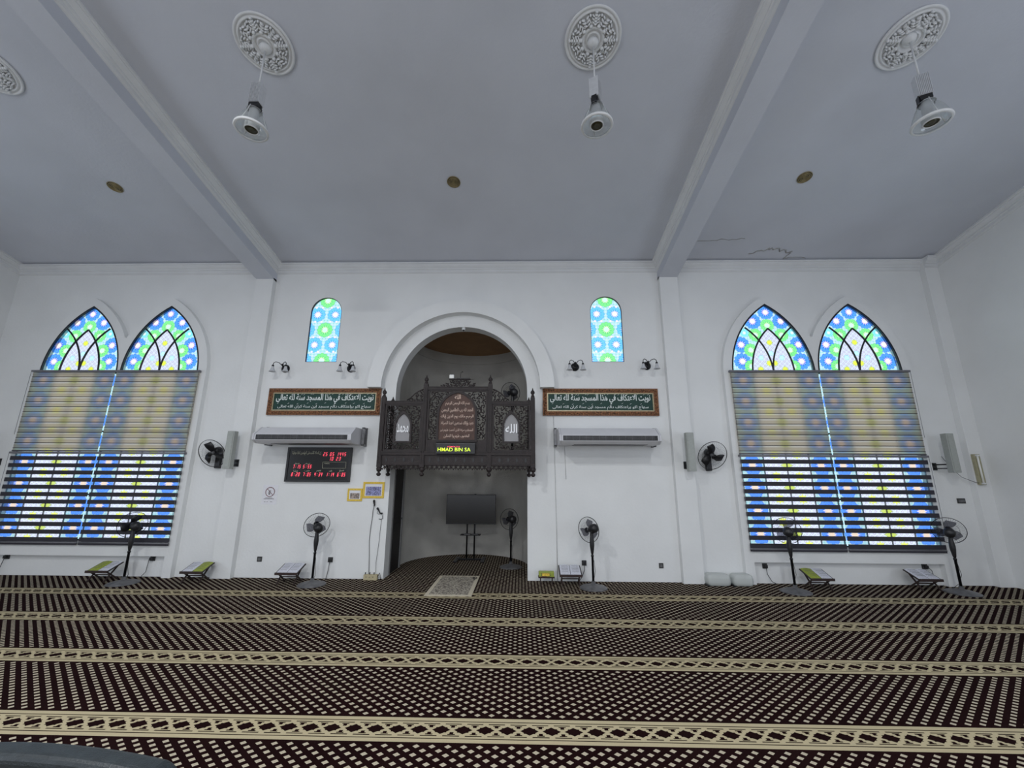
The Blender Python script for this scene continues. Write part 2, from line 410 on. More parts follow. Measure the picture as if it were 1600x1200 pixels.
def pair_wide(s):
    a = [p for p in lancet(6.93, .845, ZR, 4.83-ZR, 20) if p[0] > 6.22]; b = [p for p in lancet(5.45, .845, ZR, 4.83-ZR, 20) if p[0] < 6.16]
    return [(s*x, z) for x, z in [(4.64, .45), (7.76, .45)] + a + [(6.19, 4.03)] + b]
for s in (-1, 1):
    a, b = sorted((s*3.7, s*(XW+.1)))
    holed(mb, [(a, -.001), (b, -.001), (b, 5.62), (a, 5.62)], [pair_wide(s)], 0, .06)
struct(mb.build('wall_front', 'wall'))
# raised surround of each window pair, recessed panel under the sill
for s in (-1, 1):
    L = []
    a1 = lancet(6.93, .865, ZR, 4.85-ZR, 20); a2 = lancet(5.45, .865, ZR, 4.85-ZR, 20)
    a1 = [p for p in a1 if p[0] >= 6.19]; a2 = [p for p in a2 if p[0] <= 6.19]
    outline = [(7.795, 0), (7.795, ZR)] + a1[1:] + [(6.19, 4.09)] + a2[:-1] + [(4.585, ZR), (4.585, 0), (4.73, 0), (4.73, .325), (7.66, .325), (7.66, 0)]
    outline = [(s*x, z) for x, z in outline]
    m2 = MB(); holed(m2, outline, [pair_outline(s)], -.09, 0)
    struct(m2.build('trim_1' if s < 0 else 'trim_2', 'wall'))
# side and rear walls
def zc(y): return ZC-SL*y
for s, nm in ((-1, 'wall_left'), (1, 'wall_right')):
    x0, x1 = (XW, XW+.15) if s > 0 else (-XW-.15, -XW)
    m2 = MB(); poly = [(.2, 0), (.2, zc(.2)+.05), (YB, zc(YB)+.05), (YB, 0)]; m2.extrude_x(poly, x0, x1); struct(m2.build(nm, 'wall'))
struct(MB().box(-XW, XW, YB-.15, YB, 0, zc(YB)+.1).build('wall_back', 'wall'))
# pillars, beams
for i, s in enumerate((-1, 1)):
    a, b = sorted((s*3.60, s*3.93))
    struct(MB().box(a, b, -.1, 0, 0, 5.25).build('trim_%d' % (3+i), 'wall', bevel=.004))
    m2 = MB(); m2.extrude_x([(0, 5.20), (0, 5.60), (YB, zc(YB)+.04), (YB, 5.20-SL*YB)], a, b)
    struct(m2.build('trim_%d' % (5+i), 'ceil'))
struct(MB().box(8.42, XW, -.1, 0, 0, 5.62).build('trim_7', 'wall', bevel=.004))
# cornices: stepped profile (outward distance d, height below ceiling)
CP = [(0, 0), (.105, 0), (.105, -.028), (.088, -.034), (.088, -.052), (.07, -.075), (.045, -.095), (.045, -.120), (.030, -.128), (.030, -.168), (.012, -.185), (0, -.19)]
def cornice_x(mb, x0, x1, y0, zt): mb.extrude_x([(y0-d, zt+h) for d, h in CP], x0, x1)
mb = MB()
for a, b in ((-XW, -3.93), (-3.60, 3.60), (3.93, 8.42)): cornice_x(mb, a, b, 0, 5.555)
cornice_x(mb, 8.42, XW, -.1, 5.575)
struct(mb.build('trim_8', 'cornice'))
def cornice_y(mb, x, sgn, ya, yb):   # runs along the slope, stands out in direction sgn
    v = []; n = len(CP)
    for y in (ya, yb): v += [(x+sgn*d, y, zc(y)+h) for d, h in CP]
    mb.add(v, [tuple(range(n)), tuple(range(2*n-1, n-1, -1))] + [(i, i+n, (i+1) % n+n, (i+1) % n) for i in range(n)])
for k, (x, sg) in enumerate(((-XW, 1), (-3.93, -1), (-3.60, 1), (3.60, -1), (3.93, 1), (XW, -1))):
    mb = MB(); cornice_y(mb, x, sg, -.0 if k != 5 else -.1, YB); struct(mb.build('trim_%d' % (10+k), 'cornice'))
# raised hood arch round the niche
mb = MB(); ro = round_arch(0, 1.63, 3.13, 56); ri = round_arch(0, 1.386, 3.13, 56)
mb.prism(ro + ri[::-1], -.165, 0); 
v = mb.v; mb.f = []; mb.m = []; mb.s = []; mb.v = []
n = len(ro)
for i in range(n-1):
    q = [ro[i], ro[i+1], ri[i+1], ri[i]]
    mb.add([(x, -.165, z) for x, z in q], [(0, 1, 2, 3)])
    mb.add([(ro[i][0], -.165, ro[i][1]), (ro[i+1][0], -.165, ro[i+1][1]), (ro[i+1][0], 0, ro[i+1][1]), (ro[i][0], 0, ro[i][1])], [(0, 1, 2, 3)])
    mb.add([(ri[i][0], -.165, ri[i][1]), (ri[i+1][0], -.165, ri[i+1][1]), (ri[i+1][0], 0, ri[i+1][1]), (ri[i][0], 0, ri[i][1])], [(0, 1, 2, 3)])
for s in (1, -1): mb.add([(s*1.386, -.165, 3.13), (s*1.63, -.165, 3.13), (s*1.63, 0, 3.13), (s*1.386, 0, 3.13)], [(0, 1, 2, 3)])
struct(mb.build('trim_16', 'wall'))
# niche
NR, NY = 1.2, 1.03
path = [(-NR, .25), (-NR, NY)] + [(-NR*math.cos(PI*i/40), NY+NR*math.sin(PI*i/40)) for i in range(1, 40)] + [(NR, NY), (NR, .25)]
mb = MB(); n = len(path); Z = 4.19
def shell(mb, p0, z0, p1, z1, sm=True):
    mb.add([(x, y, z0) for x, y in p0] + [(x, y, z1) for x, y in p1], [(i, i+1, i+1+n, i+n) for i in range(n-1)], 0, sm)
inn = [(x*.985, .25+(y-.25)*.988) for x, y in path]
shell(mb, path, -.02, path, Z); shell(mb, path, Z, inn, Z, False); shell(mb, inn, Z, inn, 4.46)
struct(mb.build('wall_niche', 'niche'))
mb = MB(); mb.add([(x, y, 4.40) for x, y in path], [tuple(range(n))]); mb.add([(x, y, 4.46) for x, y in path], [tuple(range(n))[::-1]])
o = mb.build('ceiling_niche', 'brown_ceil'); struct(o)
# dark door in the niche's left side
d = struct(bpy.data.objects.new('door_1', None)); COL.objects.link(d); d.location = (-NR, .55, 0)
m2 = MB().box(0, .05, -.30, -.25, 0, 1.80).box(0, .05, .30, .35, 0, 1.80).box(0, .05, -.25, .30, 1.74, 1.80); m2.build('door_frame', 'doorf', d)
m2 = MB().box(.0, .03, -.25, .30, .0, 1.74).box(.03, .038, -.19, .24, .12, .80).box(.03, .038, -.19, .24, .92, 1.64); m2.build('door_leaf', 'doorw', d, bevel=.003)
MB().tube([(.04, .24, .86), (.075, .24, .86), (.075, .18, .86)], .008).build('door_handle', 'bracket', d)

# ------------------------------------------------------------------ stained glass
def mixcol(C, col, a): return C*(1-a[..., None]) + np.array(col)*a[..., None]
def sm(x): return np.clip(x, 0, 1)
def rosette(C, U, V, cx, cy, R, petal, rim, mid, spike, e=.006):
    dx, dy = U-cx, V-cy; r = np.hypot(dx, dy); t = np.arctan2(dy, dx); n = 12
    k = np.round(t/(2*PI/n))*(2*PI/n)
    px, py = .76*R*np.cos(k), .76*R*np.sin(k); q = np.hypot(dx-px, dy-py)
    q2 = np.abs((t-k))*np.maximum(r, 1e-6)
    wedge = (r > .34*R) & (r < .80*R) & (q2 < r*.21)
    pet = (q < .205*R) | wedge
    edge = (q < .235*R) | ((r > .34*R) & (r < .80*R))
    C = mixcol(C, rim, edge.astype(float)); C = mixcol(C, petal, pet.astype(float))
    sr = R*(.34 + .14*np.cos(n*t)); C = mixcol(C, spike, (r < sr).astype(float)); C = mixcol(C, mid, (r < .27*R).astype(float))
    return C
BLUE = ((.09, .33, .88), (.02, .10, .62), (1, .86, .78), (.85, .50, .75))
CYAN = ((.16, .55, .95), (.05, .25, .80), (1, .90, .90), (.90, .60, .80))
GREEN = ((.22, .78, .25), (.10, .48, .20), (.65, .98, .85), (.85, .95, .45))
def backdrop(U, V, s=.05):
    C = np.empty(U.shape+(3,)); C[:] = (.45, .70, .72)
    a = np.abs((U/s) % 1-.5)+np.abs((V/s) % 1-.5)
    C = mixcol(C, (.20, .58, .50), (a < .16).astype(float)); C = mixcol(C, (.68, .72, .72), (a > .72).astype(float)); return C
def star(C, U, V, cx, cy, R, n, col, rim):
    dx, dy = U-cx, V-cy; r = np.hypot(dx, dy); t = np.arctan2(dy, dx); k = (t/(2*PI/n)) % 1; k = np.abs(k-.5)*2
    sr = R*(.62+.38*k); C = mixcol(C, rim, (r < sr*1.18).astype(float)); return mixcol(C, col, (r < sr).astype(float))
def lattice(U, V):
    C = np.empty(U.shape+(3,)); C[:] = (.66, .69, .76); s = .085
    for ox, oy in ((0, 0), (.5, .5)):
        a = ((U/s+ox) % 1-.5); b = ((V/s+oy) % 1-.5); r = np.hypot(a, b)
        C = mixcol(C, (.40, .36, .52), ((r > .17) & (r < .24)).astype(float)); C = mixcol(C, (.66, .56, .66), (r < .10).astype(float))
    return C
def arch_paint(U, H):
    C = backdrop(U, H)
    for x, h in ((.51, .215), (.50, .52), (.25, .96), (.52, -.1), (.42, .74)):
        for s in (-1, 1):
            if (x, h) == (.42, .74): C = rosette(C, U, H, s*x, h, .08, (.25, .75, .85), (.1, .5, .8), (.8, 1, .9), (.6, .9, .7))
            else: C = rosette(C, U, H, s*x, h, .15, *BLUE)
    C = rosette(C, U, H, 0, 1.13, .14, *BLUE)
    for x, h in ((0, .88), (.23, .70), (-.23, .70), (.34, .42), (-.34, .42), (.36, .12), (-.36, .12)): C = rosette(C, U, H, x, h, .125, *GREEN)
    # inner lancet
    hw, hh = .36, .82; rho = (hh*hh+hw*hw)/(2*hw); lim = np.sqrt(np.clip(rho*rho-np.clip(H, 0, 9)**2, 0, None))-(rho-hw)
    inn = (np.abs(U) < lim) & (H < hh); W = lattice(U, H)
    for x, h in ((0, .56), (-.21, .07), (.21, .07), (-.05, .18), (.05, .18)): W = star(W, U, H, x, h, .05, 8, (.80, .90, .08), (.35, .45, .10))
    for x, h in ((0, .36), (-.18, .28), (.18, .28)): W = star(W, U, H, x, h, .045, 6, (.55, .90, .95), (.2, .6, .7))
    C[inn] = W[inn]
    return C
T = .3575
def low_paint(U, Zz):
    TU = .37325; col = np.clip(np.floor((U+.7465)/TU), 0, 3); lu = (U+.7465) - col*TU - TU/2; lz = (Zz-1.469+T/2) % T - T/2
    C = backdrop(U, Zz); A = rosette(C.copy(), lu, lz, 0*lu, 0*lz, .165, (.10, .30, .90), (.04, .12, .70), (1, .74, .52), (.95, .72, .85))
    W = lattice(U, Zz); W = star(W, lu, lz, 0*lu, 0*lz + T/2, .07, 8, (.80, .88, .10), (.5, .6, .2)); W = star(W, lu, lz, 0*lu, 0*lz - T/2, .07, 8, (.80, .88, .10), (.5, .6, .2))
    W = np.clip(W*1.25, 0, 1); e = np.where((col % 2) == 1, T/2, -T/2); W = star(W, lu, lz, e, 0*lz, .08, 8, (.66, .76, .12), (.4, .5, .2))
    side = (col == 0) | (col == 3); C = np.where(side[..., None], A, W); return C
def small_paint(U, V):
    C = backdrop(U, V, .06)
    for x, z, g in ((0, 1.20, 1), (0, .62, 1), (0, .03, 1), (.165, .92, 0), (-.165, .92, 0), (.165, .33, 0), (-.165, .33, 0), (.33, .62, 0), (-.33, .62, 0), (.33, .03, 0), (-.33, .03, 0)):
        C = rosette(C, U, V, x, z, .148, *(GREEN if g else CYAN))
    for x in (-.085, .085, -.2, .2):
        for z in (.20, .48, .78, 1.06): C = star(C, U, V, x, z, .022, 8, (1, .8, .9), (.7, .5, .85))
    return C
def pane(name, outline, paint, y, parent, step):
    xs = [p[0] for p in outline]; zs = [p[1] for p in outline]; cx = (min(xs)+max(xs))/2
    nx = int(round((max(xs)-min(xs))/step)); nz = int(round((max(zs)-min(zs))/step))
    gx = np.linspace(min(xs), max(xs), nx+1); gz = np.linspace(min(zs), max(zs), nz+1)
    # half-width of the outline at each height
    zc_ = (gz[:-1]+gz[1:])/2
    P = [p for p in outline if p[0] >= cx-1e-6]; P = sorted(P, key=lambda p: p[1]); pz = np.array([p[1] for p in P]); px = np.array([p[0]-cx for p in P])
    Xg, Zg = np.meshgrid((gx[:-1]+gx[1:])/2, zc_); hw = np.interp(gz, pz, px); hw[0] = px.max()
    # rows are stretched to the outline so the edge is smooth
    U = np.linspace(-1, 1, nx+1); VX = cx + U[None, :]*np.maximum(hw[:, None], .002); VZ = np.repeat(gz[:, None], nx+1, 1)
    co = np.stack([VX, np.full_like(VX, y), VZ], -1).reshape(-1, 3)
    i = np.arange(nz)[:, None]*(nx+1)+np.arange(nx)[None, :]; F = np.stack([i, i+1, i+nx+2, i+nx+1], -1).reshape(-1, 4)
    C = paint(VX-cx, VZ).reshape(-1, 3)
    me = bpy.data.meshes.new(name); me.vertices.add(len(co)); me.vertices.foreach_set('co', co.ravel())
    me.loops.add(F.size); me.loops.foreach_set('vertex_index', F.ravel().astype(np.int32))
    me.polygons.add(len(F)); me.polygons.foreach_set('loop_start', np.arange(0, F.size, 4, dtype=np.int32)); me.polygons.foreach_set('loop_total', np.full(len(F), 4, dtype=np.int32))
    at = me.attributes.new('pattern', 'FLOAT_COLOR', 'POINT'); at.data.foreach_set('color', np.concatenate([C, np.ones((len(C), 1))], 1).ravel().astype(np.float32))
    me.update(calc_edges=True); me.validate(); me.materials.append(MT['glass'])
    o = bpy.data.objects.new(name, me); COL.objects.link(o); o.parent = parent; return o
def win_paint(U, Z):
    A = arch_paint(U, Z-ZR); B = low_paint(U, Z); return np.where((Z > ZR)[..., None], A, B)
def arcpts(x0, x1, h, n=10):  # vertical at (x0,0), curving to (x1,h)
    w_ = abs(x1-x0); rho = (h*h+w_*w_)/(2*w_); s = 1 if x1 > x0 else -1
    return [(x0+s*(rho-math.sqrt(max(0, rho*rho-(h*i/n)**2))), h*i/n) for i in range(n+1)]
YG = -.078
for k, (cx, hw) in enumerate(PANES):
    win = struct(bpy.data.objects.new('window_%d' % (k+1), None)); COL.objects.link(win)
    out = window_outline(cx); inn_ = [(cx+(x-cx)*.955, z + (.03 if z < 1 else (-.045 if z > ZR+.3 else -.02*(z > ZR+.01)))) for x, z in out]
    m2 = MB(); lo = lancet(cx, hw, ZR, ZA-ZR, 20); li = lancet(cx, hw-.024, ZR, ZA-ZR-.034, 20)
    for i in range(len(lo)-1): m2.prism([lo[i], lo[i+1], li[i+1], li[i]], -.093, -.062)
    m2.box(cx-.7465, cx-.738, -.088, -.07, ZB, ZR).box(cx+.738, cx+.7465, -.088, -.07, ZB, ZR).box(cx-.7465, cx+.7465, -.088, -.065, ZB, ZB+.02)
    m2.build('window_frame', 'frame', win)
    pane('window_pane', out, win_paint, YG, win, .0075)
    m2 = MB(); y = -.086
    def bar(pts, r=.015): m2.tube([(cx+a, y, ZR+b) for a, b in pts], r, 6)
    for s in (-1, 1):
        bar(arcpts(s*hw*.5, 0, .82)); p = arcpts(0, s*.405, .84); bar(p); bar([(s*hw*.5, -.05), (s*hw*.5, .02)])
        m2.box(cx+s*.37325-.007, cx+s*.37325+.007, y-.008, y+.008, ZB, ZR)
    m2.box(cx-.007, cx+.007, y-.008, y+.008, ZB, ZR+.02)
    for zz in (1.29, 2.35): m2.box(cx-.74, cx+.74, y-.008, y+.008, zz-.012, zz+.012)
    m2.box(cx-hw, cx+hw, y-.015, y+.015, ZR-.015, ZR+.015)
    m2.build('tracery', 'frame', win)
for k, cx in enumerate((-2.575, 2.61)):
    win = struct(bpy.data.objects.new('window_%d' % (k+5), None)); COL.objects.link(win)
    out = small_outline(cx); inn_ = [(cx+(x-cx)*.972, z+(.008 if z < 4 else -.008*(z > 4.62))) for x, z in out]
    m2 = MB(); holed(m2, out, [inn_], .004, .035); m2.build('window_frame', 'frame', win)
    pane('window_pane', out, lambda U, V: small_paint(U, V-3.628), .02, win, .0045)

# ------------------------------------------------------------------ blinds
def blind(x0, x1, z0, z1, upper, label, group):
    cx = (x0+x1)/2; t = thing('roller_blind', (cx, -.125, z0), label, 'blind', group); a, b = x0-cx, x1-cx; H = z1-z0
    MB().extrude_x([(-.03, H-.035), (-.03, H-.004), (-.018, H), (.022, H), (.028, H-.01), (.028, H-.035)], a-.012, b+.012).build('head_rail', 'rail', t)
    MB().lathe([(.011, a), (.011, b)], 10, 0, Matrix.Translation((0, 0, .011)) @ Euler((0, PI/2, 0)).to_matrix().to_4x4()).build('bottom_rail', 'rail', t)
    if upper:
        m2 = MB(); p = .09; n_ = int((H-.04)/p); z = H-.035
        for i in range(n_+1):
            zt = z-i*p; zb = max(zt-p, .018)
            if zb >= zt: break
            # closed slats: the strip bellies out, the seam is a thin denser overlap
            m2.add([(a, .004, zt), (b, .004, zt), (b, -.002, zt-.028), (a, -.002, zt-.028)], [(0, 1, 2, 3)], 2)
            m2.add([(a, -.002, zt-.028), (b, -.002, zt-.028), (b, .004, zb), (a, .004, zb)], [(0, 1, 2, 3)], 0)
            m2.box(a, b, -.004, .003, zb-.004, zb+.006, 1)
        m2.build('fabric', ['blind_up', 'blind_dk', 'blind_lit'], t)
    else:
        m2 = MB(); z = H-.035; p = .119; g = .052
        m3 = MB(); zt = H-.035
        zz = 1.971-z0; edges = [H-.03, zz+.004]
        m2.box(a, b, -.003, .003, zz, H-.03)
        k = 0
        while zz-g-(p-g) > .015:
            m3.add([(a, 0, zz), (b, 0, zz), (b, 0, zz-g), (a, 0, zz-g)], [(0, 1, 2, 3)])
            m2.box(a, b, -.003, .003, zz-p, zz-g); zz -= p; k += 1
        m3.add([(a, 0, zz), (b, 0, zz), (b, 0, zz-g), (a, 0, zz-g)], [(0, 1, 2, 3)])
        m2.box(a, b, -.003, .003, .012, zz-g)
        m2.build('opaque_band', 'blind_dk', t); m3.build('sheer_band', 'sheer', t)
    # bead chain
    sx = b+.006 if (cx > 6.19 or -6.19 < cx < 0) else a-.006
    MB().tube([(sx, -.03, H-.02), (sx, -.032, H*.55), (sx, -.03, H*.2)], .003, 5).build('bead_chain', 'rail', t)
    return t
for s, side in ((-1, 'left'), (1, 'right')):
    for (a, b, col) in ((4.675, 6.178, 0), (6.205, 7.705, 1)):
        x0, x1 = (a, b) if s > 0 else (-b, -a)
        near = 'nearer the niche' if col == 0 else 'nearer the %s side wall' % side
        blind(x0, x1, 1.998, 3.44, True, 'closed beige blind over the upper %s windows, half %s' % (side, near), 'closed upper blinds')
        blind(x0, x1, .515, 1.995, False, 'open dark-striped blind over the lower %s windows, half %s' % (side, near), 'striped lower blinds')

# ------------------------------------------------------------------ lettering
FORMS = {'ا': (0xFE8D, 0), 'أ': (0xFE83, 0), 'إ': (0xFE87, 0), 'آ': (0xFE81, 0), 'ب': (0xFE8F, 1), 'ة': (0xFE93, 0), 'ت': (0xFE95, 1), 'ث': (0xFE99, 1), 'ج': (0xFE9D, 1), 'ح': (0xFEA1, 1),
 'خ': (0xFEA5, 1), 'د': (0xFEA9, 0), 'ذ': (0xFEAB, 0), 'ر': (0xFEAD, 0), 'ز': (0xFEAF, 0), 'س': (0xFEB1, 1), 'ش': (0xFEB5, 1), 'ص': (0xFEB9, 1), 'ض': (0xFEBD, 1), 'ط': (0xFEC1, 1), 'ظ': (0xFEC5, 1),
 'ع': (0xFEC9, 1), 'غ': (0xFECD, 1), 'ف': (0xFED1, 1), 'ق': (0xFED5, 1), 'ك': (0xFED9, 1), 'ل': (0xFEDD, 1), 'م': (0xFEE1, 1), 'ن': (0xFEE5, 1), 'ه': (0xFEE9, 1), 'و': (0xFEED, 0), 'ى': (0xFEEF, 0), 'ي': (0xFEF1, 1)}
LA = {'ا': 0xFEFB, 'أ': 0xFEF7, 'إ': 0xFEF9, 'آ': 0xFEF5}
def shape(t):
    g = []; i = 0; prev = False
    while i < len(t):
        c = t[i]
        if c == 'ل' and i+1 < len(t) and t[i+1] in LA:
            g.append(chr(LA[t[i+1]] + (1 if prev else 0))); prev = False; i += 2; continue
        if c in FORMS:
            base, dual = FORMS[c]; nxt = i+1 < len(t) and t[i+1] in FORMS and dual
            g.append(chr(base + (3 if (prev and nxt) else 2 if nxt else 1 if prev else 0))); prev = bool(dual)
        else: g.append(c); prev = False
        i += 1
    return ''.join(g[::-1])
def text(body, name, mat, parent, cx, cz, wmax, hmax, y, bold=0, thick=.002, arabic=True, shear=0, fit=False):
    cu = bpy.data.curves.new(name, 'FONT'); cu.body = shape(body) if arabic else body; cu.offset = bold; cu.shear = shear; cu.resolution_u = 3
    o = bpy.data.objects.new(name, cu); COL.objects.link(o); dg = bpy.context.evaluated_depsgraph_get()
    me = bpy.data.meshes.new_from_object(o.evaluated_get(dg)); COL.objects.unlink(o); bpy.data.objects.remove(o)
    n = len(me.vertices); co = np.empty(n*3); me.vertices.foreach_get('co', co); co = co.reshape(-1, 3)
    lo, hi = co.min(0), co.max(0); sx = wmax/(hi[0]-lo[0]); sz = hmax/(hi[1]-lo[1])
    if not fit: sx = sz = min(sx, sz)
    q = np.stack([cx+(co[:, 0]-(lo[0]+hi[0])/2)*sx, np.full(n, y), cz+(co[:, 1]-(lo[1]+hi[1])/2)*sz], 1)
    F = [tuple(p.vertices) for p in me.polygons]; bpy.data.meshes.remove(me)
    m2 = MB(); m2.add(q.tolist(), F); m2.s = [False]*len(F)
    ob = m2.build(name, mat, parent)
    if thick:
        so = ob.modifiers.new('thickness', 'SOLIDIFY'); so.thickness = thick; so.offset = 0
    return ob

# ------------------------------------------------------------------ calligraphy frames
def frame(cx, label):
    t = thing('calligraphy_frame', (cx, 0, 2.655), label, 'picture frame', 'framed green calligraphy panels'); W, H = 2.0, .475; bw = .075
    m2 = MB(); holed(m2, [(-W/2, 0), (W/2, 0), (W/2, H), (-W/2, H)], [[(-W/2+bw, bw), (W/2-bw, bw), (W/2-bw, H-bw), (-W/2+bw, H-bw)]], -.045, 0)
    rnd = random.Random(3)
    for i in range(64):   # carved scrolls along the rails
        a = -W/2+.02+(W-.04)*i/63
        for z in (bw/2, H-bw/2): m2.ell((a, -.045, z), (.017, .010, .022), 0, 6, Euler((0, (-1)**i*.6, 0)).to_matrix())
    for i in range(13):
        z = .03+(H-.06)*i/12
        for x in (-W/2+bw/2, W/2-bw/2): m2.ell((x, -.045, z), (.022, .010, .016), 0, 6, Euler((0, (-1)**i*.6, 0)).to_matrix())
    m2.build('carved_frame', 'goldframe', t)
    m2 = MB(); g = bw+.018; holed(m2, [(-W/2+bw, bw), (W/2-bw, bw), (W/2-bw, H-bw), (-W/2+bw, H-bw)], [[(-W/2+g, g), (W/2-g, g), (W/2-g, H-g), (-W/2+g, H-g)]], -.032, 0); m2.build('gold_lip', 'goldlip', t)
    MB().box(-W/2+g, W/2-g, -.015, -.002, g, H-g).build('green_backing', 'greenbg', t)
    text('نويت الاعتكاف في هذا المسجد سنة لله تعالى', 'upper_lettering', 'letters', t, 0, .292, 1.74, .175, -.018, bold=.018, fit=True)
    text('سهاج اكو براعتكاف دالم مسجد اين سنة كران الله تعالى', 'lower_lettering', 'letters', t, 0, .145, 1.66, .075, -.018, bold=.006, fit=True)
    rnd = random.Random(21); m2 = MB()
    for i in range(30):
        x = -.82+1.64*i/29+rnd.uniform(-.015, .015); z = (.378 if i % 3 else .212)+rnd.uniform(-.012, .006); a_ = .5
        m2.prism([(x-.014, z-.007), (x-.011, z-.010), (x+.014, z+.007), (x+.011, z+.010)], -.019, -.016)
    m2.build('vowel_marks', 'letters', t)
    return t
frame(-2.42, 'gilt-framed green calligraphy panel left of the carved balcony')
frame(2.435, 'gilt-framed green calligraphy panel right of the carved balcony')

# ------------------------------------------------------------------ air conditioners
def aircon(cx, side, label):
    t = thing('air_conditioner', (cx, 0, 2.13), label, 'air conditioner', 'wall hung air conditioners'); W = 1.54; h = W/2
    pr = [(-.10, 0), (-.50, 0), (-.575, .045), (-.575, .135), (-.39, .265), (-.10, .265)]
    MB().extrude_x(pr, -h, h).build('casing', 'ac', t, bevel=.008)
    MB().extrude_x([(-.11, -.004), (-.495, -.004), (-.58, .045), (-.58, .14), (-.395, .27), (-.11, .27)], h, h+.03).build('end_cap', 'ac', t, bevel=.006)
    MB().extrude_x([(-.11, -.004), (-.495, -.004), (-.58, .045), (-.58, .14), (-.395, .27), (-.11, .27)], -h-.03, -h).build('end_cap', 'ac', t, bevel=.006)
    m2 = MB().box(-h+.03, h-.03, -.579, -.565, .052, .128); m2.build('outlet_slot', 'black', t)
    lv = MB()
    for z in (.068, .082, .096, .110): lv.box(-h+.05, h-.08, -.586, -.572, z, z+.004)
    for i in range(14): x = -h+.08+i*(W-.2)/13; lv.box(x, x+.003, -.584, -.572, .055, .126)
    lv.build('louvre', 'greyp', t)
    MB().box(-h*.72, h*.8, -.46, -.16, -.006, .001).build('intake_grille', 'greyp', t)
    for s in (-1, 1):
        x = s*(h+.055); b2 = MB(); b2.box(x-.02, x+.02, -.02, 0, -.02, .30).box(x-.02, x+.02, -.16, 0, .275, .295).box(x-.02, x+.02, -.16, 0, -.015, .005).box(x-.02, x+.02, -.16, -.14, -.01, .29)
        b2.build('mounting_bracket', 'bracket', t)
    return t
aircon(-2.455, -1, 'long white wall air conditioner above the prayer clock')
aircon(2.46, 1, 'long white wall air conditioner over blank wall right of niche')

# ------------------------------------------------------------------ prayer clock
SEG = {'0': 'abcdef', '1': 'bc', '2': 'abged', '3': 'abgcd', '4': 'fgbc', '5': 'afgcd', '6': 'afgedc', '7': 'abc', '8': 'abcdefg', '9': 'abcdfg'}
def seven(mb, s, x, z, w_, h, y):
    n = len(s); cw = w_/n; lw = cw*.58; t = h*.11; sh = .18
    for i, ch in enumerate(s):
        ox = x+i*cw
        def quad(x0, z0, x1, z1): mb.add([(ox+a+sh*(b-z), y, b) for a, b in ((x0, z0), (x1, z0), (x1, z1), (x0, z1))], [(0, 1, 2, 3)])
        if ch == ':': quad(lw*.4, z+h*.25, lw*.4+t, z+h*.25+t); quad(lw*.4, z+h*.65, lw*.4+t, z+h*.65+t); continue
        for c in SEG.get(ch, ''):
            {'a': lambda: quad(0, z+h-t, lw, z+h), 'd': lambda: quad(0, z, lw, z+t), 'g': lambda: quad(0, z+h/2-t/2, lw, z+h/2+t/2),
             'b': lambda: quad(lw-t, z+h/2, lw, z+h), 'c': lambda: quad(lw-t, z, lw, z+h/2), 'f': lambda: quad(0, z+h/2, t, z+h), 'e': lambda: quad(0, z, t, z+h/2)}[c]()
CW, CH = 1.105, .577
t = thing('prayer_clock', (-2.3925, 0, 1.515), 'black digital prayer-time board with red figures', 'clock')
m2 = MB(); holed(m2, [(-CW/2, 0), (CW/2, 0), (CW/2, CH), (-CW/2, CH)], [[(-CW/2+.035, .035), (CW/2-.035, .035), (CW/2-.035, CH-.035), (-CW/2+.035, CH-.035)]], -.055, 0); m2.build('border', 'black', t, bevel=.003)
MB().box(-CW/2+.03, CW/2-.03, -.045, -.002, .03, CH-.03).build('display_panel', 'gloss', t)
yy = -.0465
def sx_(s): return -CW/2+s*CW
def tz_(t_): return CH*(1-t_)
dg_ = MB()
for s0, s1, tt, st in ((.558, .635, .20, '25'), (.662, .739, .20, '05'), (.77, .925, .20, '1445'), (.655, .735, .335, '10'), (.765, .85, .335, '23'),
    (.106, .235, .565, '7:15'), (.262, .405, .565, '5:55'), (.093, .235, .79, '8:20'), (.275, .405, .79, '7:05'), (.45, .585, .79, '4:34'), (.635, .765, .79, '1:14'), (.805, .94, .79, '6:05')):
    dg_ = MB(); seven(dg_, st, sx_(s0), tz_(tt)-.029, (s1-s0)*CW, .06, yy); dg_.build('red_figures', 'red_led', t)
text('إن الصلاة كانت على المؤمنين كتابا موقوتا', 'gold_verse', 'gold_print', t, sx_(.30), tz_(.175), .50, .075, yy, fit=True, thick=0, bold=.004)
for s0, tt, st in ((.165, .475, 'شروق'), (.33, .475, 'امساك'), (.16, .685, 'عشاء'.replace('ء', '')), (.335, .685, 'مغرب'), (.515, .685, 'عصر'), (.70, .685, 'ظهر'), (.87, .685, 'صبح')):
    text(st, 'time_label', 'gold_print', t, sx_(s0), tz_(tt), .085, .035, yy, thick=0)
text('WAKTU', 'latin_label', 'gold_print', t, sx_(.63), tz_(.47), .085, .02, yy, arabic=False, thick=0)
m2 = MB()
for a, b, c, d_ in ((.565, .93, .425, .430), (.565, .93, .605, .610), (.565, .568, .425, .61), (.927, .93, .425, .61)): m2.box(sx_(a), sx_(b), yy-.0005, yy+.001, tz_(d_), tz_(c))
m2.build('outline_box', 'gold_print', t)

